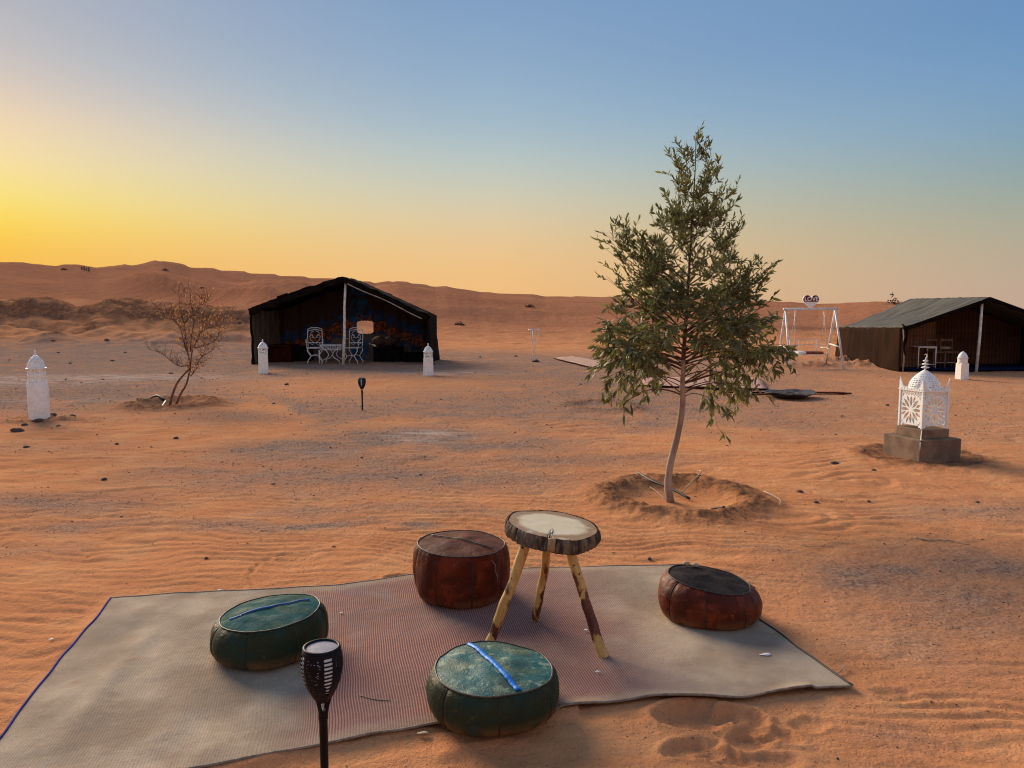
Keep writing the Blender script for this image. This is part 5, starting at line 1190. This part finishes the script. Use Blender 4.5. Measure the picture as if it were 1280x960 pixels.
# ------------------------------------------------------------------ rocks, pebbles, bushes
def rock_mesh(name, seed, s=1.0):
    bm = bmesh.new(); bmesh.ops.create_icosphere(bm, subdivisions=2, radius=1); rr = random.Random(seed); sx, sy, sz = rr.uniform(.9, 1.3), rr.uniform(.8, 1.1), rr.uniform(.5, .8)
    for v in bm.verts:
        n = mnoise.noise(v.co*1.3+Vector((seed*3, 0, 0)))*.35+mnoise.noise(v.co*3+Vector((0, seed, 0)))*.12; v.co = v.co*(1+n); v.co.x *= sx; v.co.y *= sy; v.co.z *= sz
    me = bpy.data.meshes.new(name); bm.to_mesh(me); bm.free(); me.materials.append(M['rock']); return me
RM = [rock_mesh('rock', i) for i in range(6)]
rocks = [(22,539,7,'largest black stone, lowest in front of the left round pillar'),(31,532,4.0,'small dark stone between the largest black stone and the left round pillar'),(48,529,5.5,'dark stone against the front of the left round pillar'),(59,527,5,'dark stone at the right front of the left round pillar'),(66,524,5.5,'dark stone touching the right foot of the left round pillar'),(91,524,4.0,'flat brown stone a step right of the left round pillar'),(73,533,2.5,'tiny stone right below the left round pillar'),
 (220,549,3.5,'dark grey stone on the open sand below the dead shrub'),(33,559,3.5,'pale edged stone on the sand below the left pillar'),(130,600,4,'flat dark stone on the rippled sand at the left'),(146,556,3,'small stone on the sand left of the dead shrub basin'),(358,481,3.2,'dark stone in front of the patterned tent'),(342,504,2.3,'small dark stone left of the far torch'),(452,572,2.2,'tiny dark stone on grey gravel below the far torch'),
 (214,467,3.0,'dark stone just left of the dead shrub stem'),(12,470-17,2,'tiny dark stone at the far left edge'),(73,447,2.5,'dark stone on the grey strip behind the left pillar'),(134,438,2.6,'dark stone on the grey strip, left of the dead shrub'),(140,452,2.8,'dark stone below the rocky bank'),(88,455,2,'small dark stone behind the left pillar'),(67,439,2.4,'dark stone below the crack of the rocky bank'),(157,446,2,'small dark stone near the dead shrub branches'),(300,432,2.5,'dark stone left of the patterned tent'),
 (1000,616,4.5,'dark stone right of the tree basin'),(1020,628,3,'small black stone right of the tree basin'),(1086,655-28,2.5,'small dark stone in the sand below the plinth'),(1043,579,5,'dark crumbly stone left of the concrete plinth'),(1092,588,3.5,'flat dark stone at the left foot of the plinth'),(1222,628,3.5,'dark stone at the right in front of the plinth'),(1109,508,2.5,'dark stone between the fire pan and the lantern'),
 (670,452.5,4.5,'dark flat stone at the foot of the thin white stand'),(812,699,3.2,'flat dark chip behind the rug near the table'),(417,685,2.5,'small dark stone in the rippled sand behind the left pouf'),(258,697,2.8,'small dark stone behind the left part of the rug'),(600,447,2,'small stone right of the patterned tent'),(645,446,2.2,'small stone left of the thin white stand'),(560,401,3,'far dark stone on the slope right of the patterned tent')]
for i, (px, py, s, lb) in enumerate(rocks):
    if py < 420: g = V(px, py, 55)
    else: g = G(px, py)
    dep = g.y+.2; o = bpy.data.objects.new('rock', RM[i % 6]); col.objects.link(o); z = H(g.x, g.y); sc_ = s/FPX*dep*.88
    o.location = (g.x, g.y, z+sc_*.15); o.scale = (sc_, sc_, sc_); o.rotation_euler = (0, 0, i*1.7); tag(o, lb, 'rock', 'dark stones scattered on the sand')
def pebbles():
    r = rs; n = 230000
    az = r.uniform(R(-38), R(38), n); rad = np.exp(r.uniform(math.log(2.3), math.log(30), n)); x = np.sin(az)*rad; y = np.cos(az)*rad
    z, g, pa, so, fa = fields(x, y); rm, rd = rugmask(x, y)
    cl = np.clip(fbm(x*1.5, y*1.5, 3)+.5, 0, 1)
    p = np.clip(g*.42+so*.45+.004+cl*cl*.03*sstep(3.0, 4.5, rad)+.34*gaus(x, y, G(1190, 770), 1.8, 1.5)*cl*1.6+.10*gaus(x, y, G(450, 600), 3, 2), 0, .7)
    k = (r.uniform(0, 1, n) < p) & (rm < .3); x, y, z, rad = x[k], y[k], z[k], rad[k]; m = len(x); print('pebbles', m)
    s = np.clip(np.exp(r.normal(-6.15, .38, m)), .0009, .010)*np.clip(rad/5.2, .7, 2.8)*np.where(r.uniform(0, 1, m) < .02, 2.0, 1)
    base = np.array([(1,0,0),(0,1,0),(-1,0,0),(0,-1,0),(0,0,1),(0,0,-1)], float); faces = np.array([(0,1,4),(1,2,4),(2,3,4),(3,0,4),(1,0,5),(2,1,5),(3,2,5),(0,3,5)])
    j = 1+r.uniform(-.35, .35, (m, 6, 1)); a = r.uniform(0, 2*PI, m); ca, sa = np.cos(a), np.sin(a)
    P_ = base[None]*j*np.stack([s*r.uniform(.8, 1.5, m), s, s*r.uniform(.4, .8, m)], 1)[:, None, :]
    X = P_[..., 0]*ca[:, None]-P_[..., 1]*sa[:, None]+x[:, None]; Y = P_[..., 0]*sa[:, None]+P_[..., 1]*ca[:, None]+y[:, None]; Z = P_[..., 2]+(z+s*.15)[:, None]
    vs = np.stack([X, Y, Z], -1).reshape(-1, 3).astype(np.float32); F = (faces[None]+(np.arange(m)*6)[:, None, None]).reshape(-1, 3).astype(np.int32)
    me = bpy.data.meshes.new('pebbles'); me.vertices.add(len(vs)); me.vertices.foreach_set('co', vs.ravel()); me.loops.add(F.size); me.loops.foreach_set('vertex_index', F.ravel()); me.polygons.add(len(F)); me.polygons.foreach_set('loop_start', np.arange(0, F.size, 3, dtype=np.int32)); me.polygons.foreach_set('loop_total', np.full(len(F), 3, np.int32)); me.update(calc_edges=True)
    me.materials.append(M['pebble']); o = bpy.data.objects.new('pebbles', me); col.objects.link(o); tag(o, 'fine dark gravel and pebbles strewn over the sand', 'gravel', kind='stuff')
pebbles()
def bush(px, Y, s, label, tall=1.0, name='desert_bush'):
    p = V(px, 380, Y); z = H(p.x, p.y); rnd = random.Random(px); mb = MB()
    for i in range(90):
        a = rnd.uniform(0, 2*PI); q = rnd.random()**.6; b = Vector((p.x+s*q*math.cos(a), p.y+s*.6*q*math.sin(a), z+rnd.random()*s*.6*tall*(1.1-q))); d = Vector((rnd.gauss(0, 1), rnd.gauss(0, 1), rnd.gauss(.6, .6))).normalized(); L = s*.35
        mb.add(*leaf_vf(b, d, L, L*.5, rnd.uniform(0, 6)))
    o = mb.build(name, M['far_bush'], None, org=(p.x, p.y, z)); tag(o, label, 'bush', 'low dry bushes on the dunes'); return o
bush(253, 62, .30, 'low dry bush on the dune slope above the dead shrub'); bush(315, 58, .28, 'small dry tuft on the dune just left of the patterned tent')
bush(540, 75, .7, 'dry bush on the dune behind the right end of the patterned tent'); bush(575, 48, .35, 'low dry tuft on the slope right of the patterned tent'); bush(662, 85, .5, 'tiny dry tuft on the far slope above the thin white stand')
bush(208, 83, .4, 'dark scrub on top of the highest dune at the left', .8); bush(82, 78, .35, 'dark scrub on the crest of the left dune', .7); bush(157, 40, .35, 'tiny tuft on the rocky bank')
o = bush(1116, 92, .75, 'small dark tree with a pointed crown on the far dune behind the brown tent', 3.2, 'far_tree'); 
for k in range(4):
    p = V(102+k*2.9, 332, 80); z = H(p.x, p.y); mb = MB(); mb.tube([Vector((p.x, p.y, z-.1)), Vector((p.x, p.y, z+.30+.1*(k % 2)))], .07, 5); tag(mb.build('wooden_post', M['wood_dark'], None, org=(p.x, p.y, z)), ('leftmost', 'second from left', 'third from left', 'rightmost')[k]+' of the four tiny dark posts on the left dune crest', 'post', 'tiny posts on the left dune crest')
print('objects', len(bpy.data.objects))
